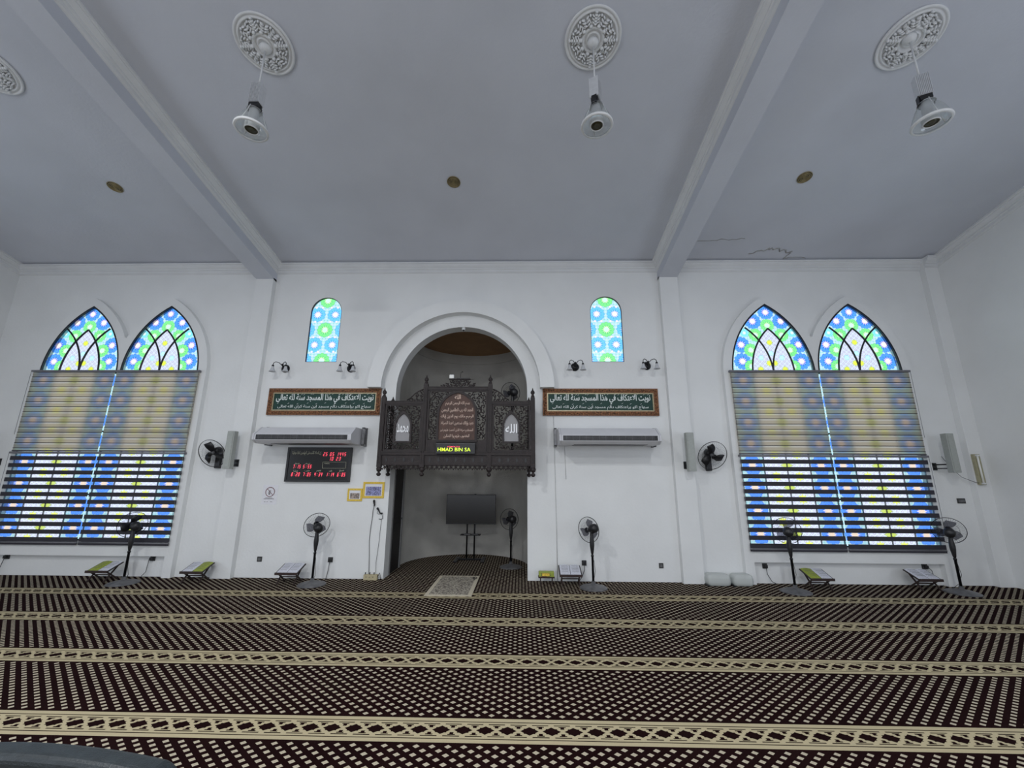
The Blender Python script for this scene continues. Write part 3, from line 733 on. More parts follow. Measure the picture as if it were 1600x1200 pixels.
# ------------------------------------------------------------------ notices
t = thing('prohibition_notice', (-3.185, 0, 1.14), 'white paper sign with struck-through ring beside left pillar', 'sign')
MB().box(-.13, .13, -.004, 0, 0, .32).build('sheet', 'paper', t)
m2 = MB(); R_ = .075
ring = [(R_*math.cos(2*PI*i/32), -.007, .205+R_*math.sin(2*PI*i/32)) for i in range(32)]; m2.tube(ring, .005, 5, 0, True)
m2.tube([(-.055, -.007, .26), (.053, -.007, .152)], .0035, 5); m2.build('ring_and_bar', 'redink', t)
m2 = MB(); m2.box(-.022, -.012, -.008, -.005, .165, .212).box(-.022, .004, -.008, -.005, .163, .171).tube([(-.02, -.007, .222), (.012, -.007, .228), (.006, -.007, .205)], .003, 5)
m2.tube([(-.005, -.007, .175), (.012, -.007, .195), (.03, -.007, .175)], .003, 5); m2.build('pictogram', 'ink', t)
m2 = MB()
for x0, x1, z in ((-.07, .05, .108), (-.095, .08, .092), (-.085, -.06, .045), (-.04, -.02, .045), (.02, .055, .045)): m2.box(x0, x1, -.006, -.003, z-.003, z+.003)
m2.build('small_print', 'ink', t)
def notice(cx, cz, W, H, pic, bw, label):
    t = thing('framed_notice', (cx, 0, cz-H/2), label, 'notice'); m2 = MB()
    holed(m2, [(-W/2, 0), (W/2, 0), (W/2, H), (-W/2, H)], [[(-W/2+bw, bw), (W/2-bw, bw), (W/2-bw, H-bw), (-W/2+bw, H-bw)]], -.016, 0); m2.build('yellow_border', 'yellow', t)
    MB().box(-W/2+bw, W/2-bw, -.010, -.001, bw, H-bw).build('white_sheet', 'paper', t)
    MB().box(-W/2+bw+.018, W/2-bw-.018, -.012, -.009, bw+.008, H-bw-.045).build('printed_picture', pic, t); return t
notice(-1.735, 1.308, .25, .205, 'pict2', .030, 'small yellow-bordered notice, lower of two left of niche')
notice(-1.425, 1.388, .36, .265, 'pict', .034, 'larger yellow-bordered notice with bluish print left of niche')

# ------------------------------------------------------------------ sockets
def socket(x, z, w_, label, plug=True, y=0, cable=None, h=.078):
    t = thing('wall_socket', (x, y, z), label, 'socket', 'dark wall sockets and switches')
    MB().box(-w_/2, w_/2, -.010, 0, -h/2, h/2).build('cover_plate', 'plate', t, bevel=.003)
    MB().box(-w_/2+.015, w_/2-.015, -.013, -.009, -.022, .022).build('rocker', 'greyp', t)
    if plug:
        MB().box(-.022, .026, -.052, -.012, -.026, .022).build('plug', 'black', t, bevel=.006)
    if cable: MB().tube([Vector(c) for c in cable], .005, 6).build('cord', 'cable', t)
socket(-3.215, .283, .08, 'grey switch plate low on wall right of left pillar', False)
socket(-2.045, .285, .08, 'dark socket with plug on wall behind the second fan', cable=[(0, -.03, -.02), (-.01, -.03, -.15), (-.03, -.04, -.278)])
socket(2.07, .275, .075, 'dark socket with plug behind the white-page book stand', cable=[(0, -.03, -.02), (0, -.035, -.10), (-.05, -.06, -.2), (-.1, -.08, -.262)])
socket(3.296, .246, .07, 'dark socket plate low on wall left of right pillar', False)
socket(4.93, .258, .075, 'dark socket with hanging cord under right window, left end', y=0, cable=[(.005, -.03, -.02), (.015, -.03, -.12), (.06, -.05, -.22), (.12, -.06, -.25)])
socket(7.42, .272, .085, 'dark socket with plug under right window, right end', cable=[(.03, -.04, -.01), (.06, -.05, -.05), (.07, -.05, -.12), (.05, -.05, -.2)])
socket(-7.45, .285, .09, 'dark socket with plug under left window, left end', cable=[(0, -.04, -.02), (-.02, -.05, -.15), (-.04, -.06, -.27)])
socket(-4.99, .278, .085, 'dark socket with cord under left window, right end', cable=[(-.03, -.04, -.01), (-.035, -.045, -.12), (-.04, -.05, -.20), (-.09, -.06, -.26)])
socket(8.22, 1.275, .13, 'wide dark switch plate by right corner pillar', False, h=.08)

# ------------------------------------------------------------------ cables
tag(MB().tube([(1.62, -.008, 2.64), (1.63, -.008, 1.7), (1.637, -.008, .9), (1.64, -.008, .005)], .006, 6).build('wall_cable', 'wcable'), 'thin white cable running down wall right of niche', 'cable')
tag(MB().tube([(1.80, -.008, 2.13), (1.805, -.008, 1.85), (1.81, -.008, 1.58)], .004, 6).build('wall_cable', 'wcable'), 'short white cable hanging below the right air conditioner', 'cable')
t = thing('wall_microphone', (-1.395, 0, 1.18), 'black microphone hung on wall under the yellow notices', 'microphone')
MB().ell((0, -.03, .03), (.02, .02, .022)).build('grille', 'black', t)
MB().tube([(0, -.03, .01), (.012, -.03, -.03), (.005, -.03, -.055)], [.016, .013, .008], 8).build('handle', 'black', t)
MB().box(-.012, .012, -.02, 0, -.01, .01).build('hook', 'bracket', t)
MB().tube([(.005, -.03, -.05), (-.01, -.015, -.12), (-.012, -.012, -.2), (-.032, -.01, -.45), (-.035, -.01, -.60), (-.015, -.01, -.85), (0, -.02, -1.05), (.0, -.03, -1.11)], .0045, 6).build('cord', 'cable', t)
t = thing('handset', (-1.27, 0, 1.05), 'small black handheld microphone hooked at niche edge', 'microphone')
MB().ell((-.055, -.03, .04), (.02, .018, .02)).build('grille', 'black', t)
MB().tube([(-.045, -.03, .03), (-.01, -.03, -.03), (.03, -.03, -.04)], [.013, .011, .016], 8).build('handle', 'black', t)
MB().tube([(-.06, -.012, .0), (-.068, -.012, -.035), (-.04, -.012, -.05), (0, -.012, -.045)], .003, 5).build('wire_hook', 'bracket', t)
m2 = MB().tube([(.03, -.012, -.07), (.035, -.012, -.12), (.0, -.012, -.13), (-.03, -.012, -.125)], .005, 5).tube([(.015, -.01, -.13), (.0, -.01, -.5), (-.02, -.02, -.8), (-.01, -.03, -.98)], .003, 5); m2.build('cord', 'cable', t)
t = thing('power_strip', (-1.33, -.07, 0), 'cream extension socket strip standing by the niche edge', 'power strip')
MB().box(-.12, .10, -.03, .03, .002, .085).build('body', 'tan', t, bevel=.006)
for i in range(3): MB().box(-.105+i*.07, -.095+i*.07, -.01, .01, .085, .115).build('switch', 'black', t)
for i in range(3): MB().lathe([(.006, 0), (.006, .004)], 10, 0, Matrix.Translation((-.075+i*.055, -.030, .05)) @ Euler((PI/2, 0, 0)).to_matrix().to_4x4()).build('outlet', 'black', t)
MB().tube([(.10, 0, .05), (.13, -.01, .11), (.145, -.02, .08), (.15, -.01, .02), (.17, .03, .01)], .005, 6).build('lead', 'black', t)

# ------------------------------------------------------------------ sconces
def sconce():
    t = thing('wall_sconce', (0, 0, 0), '', 'wall lamp', 'twin-arm wall lamps')
    RX = Euler((PI/2, 0, 0)).to_matrix().to_4x4()
    MB().lathe([(.075, 0), (.075, .012), (.06, .03), (.03, .045), (.0, .048)], 24, 0, RX).build('backplate', 'blackm', t)
    m2 = MB(); m2.tube([(0, -.04, 0), (0, -.09, .015), (0, -.12, .035)], .012, 8); m2.ell((0, -.12, .045), (.014, .014, .02))
    for s in (-1, 1):
        m2.tube([(0, -.10, .02), (s*.04, -.15, .07), (s*.085, -.18, .08), (s*.112, -.195, .055), (s*.116, -.2, .015)], .0065, 6)
        m2.lathe([(.012, .02), (.02, .01), (.02, -.012), (.014, -.02)], 12, 0, Matrix.Translation((s*.116, -.2, 0)))
    m2.build('arm', 'blackm', t)
    for s in (-1, 1):
        MB().lathe([(.020, -.010), (.024, -.03), (.029, -.055), (.040, -.08), (.052, -.098), (.056, -.104), (.049, -.098), (.036, -.078), (.025, -.05), (.020, -.025)], 18, 0, Matrix.Translation((s*.116, -.2, 0)), cap=False).build('glass_shade', 'frost', t)
    return t
s0 = sconce(); s0.location = (-3.20, 0, 3.50); s0['label'] = 'twin-shade black wall lamp beside the left pillar'
dup(s0, (-2.005, 0, 3.505), 'twin-shade black wall lamp between left small window and arch')
dup(s0, (2.013, 0, 3.53), 'twin-shade black wall lamp between arch and right small window')
dup(s0, (3.284, 0, 3.55), 'twin-shade black wall lamp beside the right pillar')

# ------------------------------------------------------------------ column speakers
def speaker(x, y, z0, bx, label, rz):
    t = thing('column_speaker', (x, y, z0), label, 'speaker', 'grey column speakers', rz); H = .62
    MB().box(-.062, .062, -.05, .05, 0, H).build('cabinet', 'speaker', t, bevel=.006)
    MB().box(-.045, .045, -.055, -.049, .03, H-.03).build('grille', 'speaker', t)
    m2 = MB(); m2.box(bx-.02, bx+.02, .05, -y-.0 if rz == 0 else .16, .10, .125).box(bx-.035, bx+.035, -y-.012 if rz == 0 else .15, -y if rz == 0 else .165, .06, .16); m2.build('wall_bracket', 'bracket', t)
for x, b_, off, lab in ((-3.79, .02, -.1, 'grey column speaker mounted on the left pillar'), (3.81, -.02, -.1, 'grey column speaker mounted on the right pillar'),
                        (7.955, -.05, 0, 'grey column speaker right of the right window'), (-8.14, .10, 0, 'grey column speaker at far left edge beyond left window')):
    t = thing('column_speaker', (x, -.27, 1.72), lab, 'speaker', 'grey column speakers')
    MB().box(-.06, .06, -.05, .05, 0, .62).build('cabinet', 'speaker', t, bevel=.006)
    MB().box(-.045, .045, -.056, -.049, .03, .59).build('grille', 'speaker', t)
    wy = .27+off
    m2 = MB(); m2.box(b_-.012, b_+.012, .05, wy, .12, .14).box(b_-.012, b_+.012, .05, wy, .06, .075).box(b_-.04, b_+.04, wy-.012, wy, .04, .16); m2.build('wall_bracket', 'black', t)
t = thing('emergency_light', (8.49, -.1, 1.53), 'yellowed fluorescent batten on right corner pillar', 'lamp')
MB().box(-.05, .05, -.045, 0, 0, .49).build('housing', 'olive', t, bevel=.004)
MB().lathe([(.013, .03), (.013, .46)], 12, 0, Matrix.Translation((-.01, -.06, 0))).build('tube', 'tube', t)
MB().box(-.03, .012, -.075, -.045, .012, .035).box(-.03, .012, -.075, -.045, .455, .478).build('lamp_holder', 'white', t)
MB().tube([(-.02, -.03, .02), (-.12, -.02, .05), (-.25, .02, .12), (-.33, .06, .25), (-.44, .085, .46)], .004, 6).build('cord', 'cable', t)

# ------------------------------------------------------------------ fans
def fan_head(t, blades='blade', rg=.19, yaw=0, tilt=0, zc0=.84, nwire=44, face=(0, 0)):
    """head turns about the neck; air direction is local +y before yaw/tilt"""
    Mx = Matrix.Translation((0, 0, zc0)) @ Euler((tilt, 0, yaw), 'XYZ').to_matrix().to_4x4()
    RX = Euler((-PI/2, 0, 0)).to_matrix().to_4x4()   # z -> +y
    A = Mx @ RX
    MB().lathe([(.0, -.125), (.045, -.12), (.062, -.10), (.070, -.05), (.064, .0), (.04, .015), (.0, .016)], 20, 0, A).build('motor_housing', 'black', t)
    g = MB(); c = Matrix.Translation((0, 0, 0))
    def ring(r, z, th, n=40):
        g.tube([A @ Vector((r*math.cos(2*PI*i/n), r*math.sin(2*PI*i/n), z)) for i in range(n)], th, 5, 0, True)
    ring(rg, .065, .0042); ring(rg, .072, .0032); ring(rg*.62, .10, .0010); ring(rg*.62, .025, .0010)
    for k in range(nwire):
        a = 2*PI*k/nwire; ca, sa = math.cos(a), math.sin(a)
        for prof in (((.04, .122), (rg*.5, .112), (rg*.85, .09), (rg, .068)), ((.05, .005), (rg*.5, .015), (rg*.85, .042), (rg, .066))):
            g.tube([A @ Vector((r*ca, r*sa, z)) for r, z in prof], .0009, 3)
    g.lathe([(.0, .126), (.04, .124), (.04, .118), (.0, .118)], 20, 0, A)
    g.build('guard', 'blackm', t)
    for k in range(3):
        b_ = MB(); P0 = []; n = 8
        for i in range(n+1):
            f = i/n; r = .03+f*(rg*.83-.03); wd = .018+.062*math.sin(min(1, f*1.25)*PI/2)*(1-.25*max(0, f-.7)/.3); a0 = 2*PI*k/3+.5
            for sgn in (-1, 1):
                ang = a0+sgn*wd/max(r, .06)*.9+.35*f; P0.append(A @ Vector((r*math.cos(ang), r*math.sin(ang), .06+sgn*.014)))
        b_.add(P0, [(2*i, 2*i+1, 2*i+3, 2*i+2) for i in range(n)], 0, True); ob = b_.build('blade', blades, t)
        so = ob.modifiers.new('thickness', 'SOLIDIFY'); so.thickness = .003
    MB().lathe([(.0, .035), (.032, .035), (.032, .075), (.018, .088), (.0, .09)], 16, 0, A).build('hub', 'greyp', t)
def pedestal(x, y, label, yaw, tilt, z0=0, zc0=.84, blades='blade', head=0, group='pedestal fans'):
    t = thing('pedestal_fan', (x, y, z0), label, 'fan', group)
    MB().lathe([(.205, 0), (.205, .010), (.185, .022), (.12, .040), (.05, .052), (.03, .062), (.026, .10), (.0, .10)], 40).build('base', 'greyp', t)
    MB().lathe([(.017, .05), (.017, zc0-.40), (.021, zc0-.398), (.021, zc0-.375), (.013, zc0-.37), (.013, zc0-.33)], 16).build('pole', 'blackm', t)
    MB().lathe([(.014, zc0-.37), (.022, zc0-.34), (.034, zc0-.25), (.036, zc0-.20), (.026, zc0-.10), (.024, zc0-.04), (.028, zc0)], 16).build('control_neck', 'black', t)
    MB().tube([(.02, .0, zc0-.45), (.035, -.01, zc0-.6), (.02, .04, .12), (-.06, .1, .02)], .0035, 5).build('power_cord', 'cable', t)
    fan_head(t, blades, .19, yaw, tilt, zc0)
    return t
R_d = math.radians
pedestal(-5.0, -.452, 'black pedestal fan before the left window, head turned left', R_d(62), R_d(8), blades='black')
pedestal(-2.12, -.404, 'black pedestal fan on carpet under the prayer clock', R_d(38), R_d(16))
pedestal(2.14, -.41, 'black pedestal fan right of the niche beside book stand', R_d(28), R_d(-14))
pedestal(5.06, -.50, 'black pedestal fan before left half of right window', R_d(-25), R_d(5))
pedestal(7.48, -.455, 'black pedestal fan at right end of right window', R_d(-42), R_d(12), zc0=.85)
pedestal(.87, .98, 'dim pedestal fan inside the niche beside the television', R_d(30), R_d(-4), zc0=.84)
def wallfan(x, z, label, yaw):
    t = thing('wall_fan', (x, 0, z), label, 'fan', 'black wall fans')
    MB().box(-.045, .045, -.06, 0, -.06, .20).build('wall_bracket', 'black', t, bevel=.01)
    MB().tube([(0, -.05, .14), (0, -.12, .19)], .03, 10).build('arm', 'black', t)
    M0 = Matrix.Translation((0, -.14, .21)) @ Euler((R_d(-24), 0, yaw+PI), 'XYZ').to_matrix().to_4x4()
    g0 = len(bpy.data.objects)
    before = set(bpy.data.objects); fan_head(t, 'black', .24, 0, 0, 0)
    for o in set(bpy.data.objects)-before: o.data.transform(M0)
    return t
wallfan(-4.14, 1.79, 'black wall fan left of the left pillar', R_d(-4))
wallfan(4.19, 1.79, 'black wall fan right of the right pillar', R_d(4))

# ------------------------------------------------------------------ book stands and books
def stand(label):
    t = thing('book_stand', (0, 0, 0), label, 'book stand', 'low folding book stands')
    W = .345; h = W/2; zf, zb_, yf, yb = .150, .245, -.15, .10
    m2 = MB(); m2.add([(-h, yf, zf), (h, yf, zf), (h, yb, zb_), (-h, yb, zb_), (-h, yf, zf+.012), (h, yf, zf+.012), (h, yb, zb_+.012), (-h, yb, zb_+.012)],
        [(0, 3, 2, 1), (4, 5, 6, 7), (0, 1, 5, 4), (2, 3, 7, 6), (0, 4, 7, 3), (1, 2, 6, 5)]); m2.box(-h, h, yf-.012, yf+.004, zf-.01, zf+.025); m2.build('top_board', 'rehal', t)
    for s in (-1, 1):
        x = s*(h-.04)
        for a, b in (((yf+.03, zf), (yb-.01, 0.006)), ((yb-.02, zb_), (yf+.01, 0.006))):
            m3 = MB(); ang = math.atan2(b[1]-a[1], b[0]-a[0]); L = math.hypot(b[0]-a[0], b[1]-a[1])
            m3.box(x-.008, x+.008, 0, L, -.009, .009, 0, Matrix.Translation((0, a[0], a[1])) @ Euler((ang, 0, 0)).to_matrix().to_4x4()); m3.build('leg', 'rehal', t)
    MB().box(-h+.03, h-.03, -.045, -.03, .085, .10).build('stretcher', 'rehal', t)
    return t
def book(label, left, right):
    t = thing('open_book', (0, 0, 0), label, 'book', 'open books on the low stands'); sl = (.245-.15)/.25
    def page(x0, x1, mat, nm, dz, w0=-.137, w1=.095):
        m2 = MB(); n = 6
        for i in range(n):
            a = x0+(x1-x0)*i/n; b = x0+(x1-x0)*(i+1)/n
            ha = dz*math.sin(min(1, abs(a)/.16)*PI)*.8+.004; hb = dz*math.sin(min(1, abs(b)/.16)*PI)*.8+.004
            z = lambda y: .162+sl*(y+.15)
            m2.add([(a, w0, z(w0)+.0005), (b, w0, z(w0)+.0005), (b, w1, z(w1)+.0005), (a, w1, z(w1)+.0005), (a, w0, z(w0)+ha), (b, w0, z(w0)+hb), (b, w1, z(w1)+hb), (a, w1, z(w1)+ha)],
                   [(4, 5, 6, 7), (0, 1, 5, 4), (2, 3, 7, 6), (0, 4, 7, 3), (1, 2, 6, 5)])
        m2.build(nm, mat, t)
    page(-.155, -.004, left, 'left_page', .014); page(.004, .155, right, 'right_page', .014)
    m3 = MB(); z = lambda y: .1615+sl*(y+.15); m3.add([(-.165, -.145, z(-.145)), (.165, -.145, z(-.145)), (.165, .1, z(.1)), (-.165, .1, z(.1)), (-.165, -.145, z(-.145)+.003), (.165, -.145, z(-.145)+.003), (.165, .1, z(.1)+.003), (-.165, .1, z(.1)+.003)],
        [(0, 3, 2, 1), (4, 5, 6, 7), (0, 1, 5, 4), (2, 3, 7, 6), (0, 4, 7, 3), (1, 2, 6, 5)]); m3.build('cover', 'cable', t)
    z = lambda y: .180+sl*(y+.15)
    for s in (-1, 1):
        m4 = MB()
        for k in range(5):
            yk = .06-k*.036; m4.add([(s*.08-.05, yk, z(yk)-.0005), (s*.08+.05, yk, z(yk)-.0005), (s*.08+.05, yk+.006, z(yk+.006)-.0005), (s*.08-.05, yk+.006, z(yk+.006)-.0005)], [(0, 1, 2, 3)])
        m4.build('print_line', 'greyp', t)
    return t
S0 = stand('folding stand before the left window, beside leftmost fan'); S0.location = (-5.47, -.28, 0)
spots = [(-5.47, -.28, 'greencover', 'inkp', 'folding stand before the left window, beside leftmost fan', 'open book, green left page, on stand before left window', 0),
 (-4.0, -.27, 'inkp', 'greencover', 'folding stand at foot of wall left of left pillar', 'open book, green right page, left of left pillar', 0),
 (-2.52, -.28, 'inkp', 'inkp', 'folding stand below the prayer clock, left of fan', 'open book with two white pages below prayer clock', 0),
 (1.815, -.21, 'inkp', 'inkp', 'folding stand right of niche, next to yellow books', 'open book with two white pages right of niche', 0),
 (5.52, -.28, 'greencover', 'inkp', 'folding stand under right window, near its middle', 'open book, green left page, under right window', 0),
 (7.12, -.25, 'inkp', 'inkp', 'folding stand at right end under right window', 'open book, all white, at right end under right window', 0)]
for i, (x, y, l, r, ls, lb, rz) in enumerate(spots):
    if i: dup(S0, (x, y, 0), ls)
    b_ = book(lb, l, r); b_.location = (x, y, 0)
t = thing('small_stand', (1.45, -.20, 0), 'tiny dark stand carrying a yellow-green box near niche edge', 'stand')
MB().box(-.125, .125, -.07, .07, .10, .115).build('top_board', 'rehal', t)
for sx in (-.09, .09):
    for sy in (-.05, .05): MB().box(sx-.006, sx+.006, sy-.006, sy+.006, 0, .10).build('leg', 'rehal', t)
t = thing('tissue_box', (1.45, -.20, .115), 'yellow-green box lying on the tiny dark stand', 'box')
MB().box(-.118, .118, -.055, .055, 0, .068).build('carton', 'greencover', t, bevel=.003)
MB().box(-.075, .055, -.0575, -.054, .008, .058).build('dark_panel', 'ink', t)
MB().box(-.068, .048, -.059, -.0565, .013, .053).build('yellow_panel', 'yellow', t)
MB().box(-.115, .0, -.0575, -.054, 0.001, .006).build('red_strip', 'red_led' if False else 'redink', t)
# plastic bags of the bin kind by the right pillar
def tub(x, w_, label, seed):
    t = thing('plastic_container', (x, -.14, 0), label, 'container', 'milky plastic containers by the right pillar'); rnd = random.Random(seed)
    m2 = MB(); prof = [(.0, .004), (.80, .004), (.95, .02), (1.0, .06), (1.0, .11), (.94, .15), (.80, .165), (.0, .165)]
    n = 28; v = []; f = []
    for r, z in prof:
        for k in range(n):
            a = 2*PI*k/n; c, s = math.cos(a), math.sin(a); e = .35
            xx = math.copysign(abs(c)**e, c)*w_/2*r; yy_ = math.copysign(abs(s)**e, s)*.10*r; j = 1+rnd.uniform(-.02, .02); v.append((xx*j, yy_*j, z))
    for i in range(len(prof)-1):
        for k in range(n): f.append((i*n+k, i*n+(k+1) % n, (i+1)*n+(k+1) % n, (i+1)*n+k))
    m2.add(v, f, 0, True); m2.build('body', 'milky', t)
    MB().box(-w_/2-.008, -w_/2+.03, -.09, .08, 0, .012).build('dark_base_edge', 'black', t)
tub(4.10, .36, 'milky plastic container touching the right pillar', 1)
tub(4.47, .30, 'milky plastic container, the right one of the pair by pillar', 2)

# ------------------------------------------------------------------ rug, beads
t = thing('prayer_rug', (.04, -.335, 0), 'pale patterned prayer rug laid before the niche', 'rug')
MB().box(-.33, .33, -.585, .585, .001, .008).build('border', 'rugedge', t)
MB().box(-.275, .275, -.53, .53, .008, .0095).build('field', 'rug', t)
m2 = MB()
for i in range(22): a = 2*PI*i/22; m2.ell((.03*math.cos(a), .06*math.sin(a), .006), (.006, .006, .006), 0, 5)
m2.tube([(0, -.06, .005), (.01, -.10, .005), (0, -.13, .005)], .003, 5)
tag(m2.build('prayer_beads', 'black', loc=(.31, .08, .0096)), 'black prayer beads lying on the rug\'s far right corner', 'beads')

# ------------------------------------------------------------------ television on stand
t = thing('television_stand', (.05, 1.55, 0), 'black television on a twin-post floor stand in the niche', 'television')
MB().box(-.50, .50, -.035, .005, .685, 1.262).build('bezel', 'black', t, bevel=.006)
MB().box(-.485, .485, -.038, -.034, .705, 1.248).build('screen', 'gloss', t)
MB().box(-.25, .25, .005, .045, .80, 1.15).build('rear_housing', 'black', t)
for s in (-1, 1): MB().tube([(s*.075, .03, .03), (s*.075, .03, 1.05)], .016, 10).build('post', 'blackm', t)
MB().box(-.20, .20, -.08, .10, .475, .49).build('shelf', 'blackm', t, bevel=.003)
MB().box(-.12, .0, -.07, .03, .49, .505).box(.03, .15, -.05, .05, .49, .50).build('media_box', 'greyp', t)
for s in (-1, 1): MB().box(s*.26-.035, s*.26+.035, -.22, .24, .0, .03).build('foot', 'blackm', t, bevel=.005)
MB().box(-.26, .26, .01, .05, .01, .035).build('crossbar', 'blackm', t)
MB().lathe([(.02, 0), (.02, .01)], 10, 0, Matrix.Translation((.08, -.02, 1.262))).build('sensor_bump', 'black', t)

# ------------------------------------------------------------------ carved balcony
t = thing('carved_balcony', (0, 0, 0), 'dark carved wooden pulpit balcony hung across the niche arch', 'balcony')
BAL = t; YF = -.35
def finial(mb, x, y, z, s=1, up_=1):
    mb.lathe([(0.012, 0), (.03*s, .012*up_), (.016, .03*up_), (.020, .036*up_), (.036*s, .062*up_), (.030*s, .088*up_), (.014, .108*up_), (.006, .14*up_), (0, .155*up_)], 14, 0, Matrix.Translation((x, y, z)))
def post(x, y, z0, z1, r=.036, top=True):
    m2 = MB(); m2.box(x-r, x+r, y-r, y+r, z0+.06, z1)
    for s in (-1, 1): m2.box(x+s*r*.45-.006, x+s*r*.45+.006, y-r-.006, y-r+.002, z0+.12, z1-.06)
    m2.lathe([(r*1.25, 0), (r*1.25, .02), (r*.9, .03), (r*.9, .0)], 4, 0, Matrix.Translation((x, y, z1)) @ Euler((0, 0, PI/4)).to_matrix().to_4x4(), sm=False)
    finial(m2, x, y, z1+.025, 1)
    m2.lathe([(0, -.085), (.02, -.082), (.036, -.06), (.036, -.045), (.02, -.028), (.014, -.018), (.030, -.006), (r, .0), (r*1.2, .03), (r, .062)], 16, 0, Matrix.Translation((x, y, z0+.0)))
    return m2.build('post', 'wood', t)
for x, z1 in ((-1.245, 2.90), (-.545, 3.125), (.54, 3.125), (1.25, 2.90)): post(x, YF, 1.70, z1)
for x in (-1.19, 1.19): post(x, -.05, 1.70, 2.80, .028)
def scroll_field(mb, x0, x1, z0, z1, ok, y, step=.078, seed=1, mirror=None):
    mirror = 0 if mirror is None else mirror
    rnd = random.Random(seed); nx = max(1, int(round((x1-x0)/step))); nz = max(1, int(round((z1-z0)/step))); dx = (x1-x0)/nx; dz = (z1-z0)/nz
    for i in range(nx):
        for j in range(nz):
            cx = x0+(i+.5)*dx; cz = z0+(j+.5)*dz
            if not ok(cx, cz): continue
            side = 1 if cx > (mirror if mirror is not None else 0) else -1
            h = (1 if (i+j) % 2 else -1)*side; a0 = ((j*1.7+i*.9) % 6.28)*side + (0 if side > 0 else PI); R0 = min(dx, dz)*.56; pts = []; rr = []
            for k in range(13):
                f = k/12; a = a0+h*f*5.2; r = R0*(1-.80*f); pts.append((cx+r*math.cos(a), y+.004*math.sin(f*6), cz+r*math.sin(a))); rr.append(.0078*(1.1-.35*f))
            mb.tube(pts, rr, 5); mb.ell((cx+R0*.17*math.cos(a0+h*5.2), y, cz+R0*.17*math.sin(a0+h*5.2)), (.013, .010, .013), 0, 6)
            for q in (0, 1, 2):
                aa = a0+h*(.3+1.3*q)+rnd.uniform(-.2, .2); r = R0*(1.0-.2*q); Mx = Euler((0, -aa+.9*h, 0)).to_matrix()
                mb.ell((cx+r*math.cos(aa), y-.003, cz+r*math.sin(aa)), (.024, .007, .010), 0, 6, Mx)
            if i+1 < nx and ok(cx+dx, cz): mb.tube([(cx+R0*.8, y, cz-.01), (cx+dx*.5, y, cz), (cx+dx-R0*.8, y, cz+.01)], .006, 5)
            if j+1 < nz and ok(cx, cz+dz): mb.tube([(cx-.01, y, cz+R0*.8), (cx+.01, y, cz+dz-R0*.8)], .006, 5)
def arch_band(mb, pts_o, pts_i, y0, y1):
    n = len(pts_o)
    for i in range(n-1):
        q = [pts_o[i], pts_o[i+1], pts_i[i+1], pts_i[i]]; mb.prism(q, y0, y1)
# rails
m2 = MB()
m2.box(-.51, .505, YF-.03, YF+.03, 3.035, 3.085).box(-.51, .505, YF-.038, YF+.038, 3.078, 3.092)
for a, b in ((-1.21, -.58), (.575, 1.215)): m2.box(a, b, YF-.03, YF+.03, 2.795, 2.835).box(a, b, YF-.038, YF+.038, 2.83, 2.845)
m2.build('top_rail', 'wood', t)
m2 = MB(); m2.box(-1.21, 1.215, YF-.035, YF+.035, 1.955, 2.005).box(-1.21, 1.215, YF-.042, YF+.042, 1.995, 2.012); m2.build('bottom_rail', 'wood', t)
# inner frames
for nm, (a, b, z1) in {'centre': (-.505, .50, 3.035), 'l': (-1.205, -.585, 2.795), 'r': (.58, 1.21, 2.795)}.items():
    m2 = MB(); e = .03; z0 = 2.012
    holed(m2, [(a, z0), (b, z0), (b, z1), (a, z1)], [[(a+e, z0+e), (b-e, z0+e), (b-e, z1-e), (a+e, z1-e)]], YF-.018, YF+.018); m2.build('panel_frame', 'wood', t)
# centre screen
def in_lancet(x, z, cx, hw, zs, h, zb):
    if z < zb: return False
    if z < zs: return abs(x-cx) < hw
    rho = (h*h+hw*hw)/(2*hw); dz = z-zs
    return dz < h and abs(x-cx) < math.sqrt(max(0, rho*rho-dz*dz))-(rho-hw)
for a_, b_ in ((-.475, 0), (0, .47)):
    m2 = MB(); scroll_field(m2, a_, b_, 2.20, 3.005, lambda x, z: not in_lancet(x, z, 0.0, .335, 2.62, .41, 2.1), YF, .075, 2, 0); m2.build('carved_screen', 'wood', t)
MB().box(-.475, .47, YF-.015, YF+.015, 2.04, 2.20).build('lower_board', 'wood', t)
out = [(-.335, 2.165), (.335, 2.165)] + lancet(0, .335, 2.62, .405, 12); inn_ = [(-.300, 2.20), (.300, 2.20)] + lancet(0, .300, 2.62, .362, 12)
m2 = MB(); holed(m2, out, [inn_], YF-.045, YF+.01); m2.build('plaque_arch', 'wood', t)
m2 = MB(); m2.prism(inn_, YF-.028, YF+.005); m2.build('plaque', 'wood2', t)
for st, zz, wd in (('الله', 2.915, .10), ('بسم الله الرحمن الرحيم', 2.80, .40), ('الحمد لله رب العالمين الرحمن', 2.69, .52), ('الرحيم مالك يوم الدين إياك', 2.58, .54), ('نعبد وإياك نستعين اهدنا الصراط', 2.47, .54),
                   ('المستقيم صراط الذين أنعمت عليهم غير', 2.36, .54), ('المغضوب عليهم ولا الضالين', 2.255, .42)):
    text(st, 'verse_line', 'gilt_letter', t, 0, zz, wd, .075, YF-.031, bold=.003, thick=.003, fit=True)
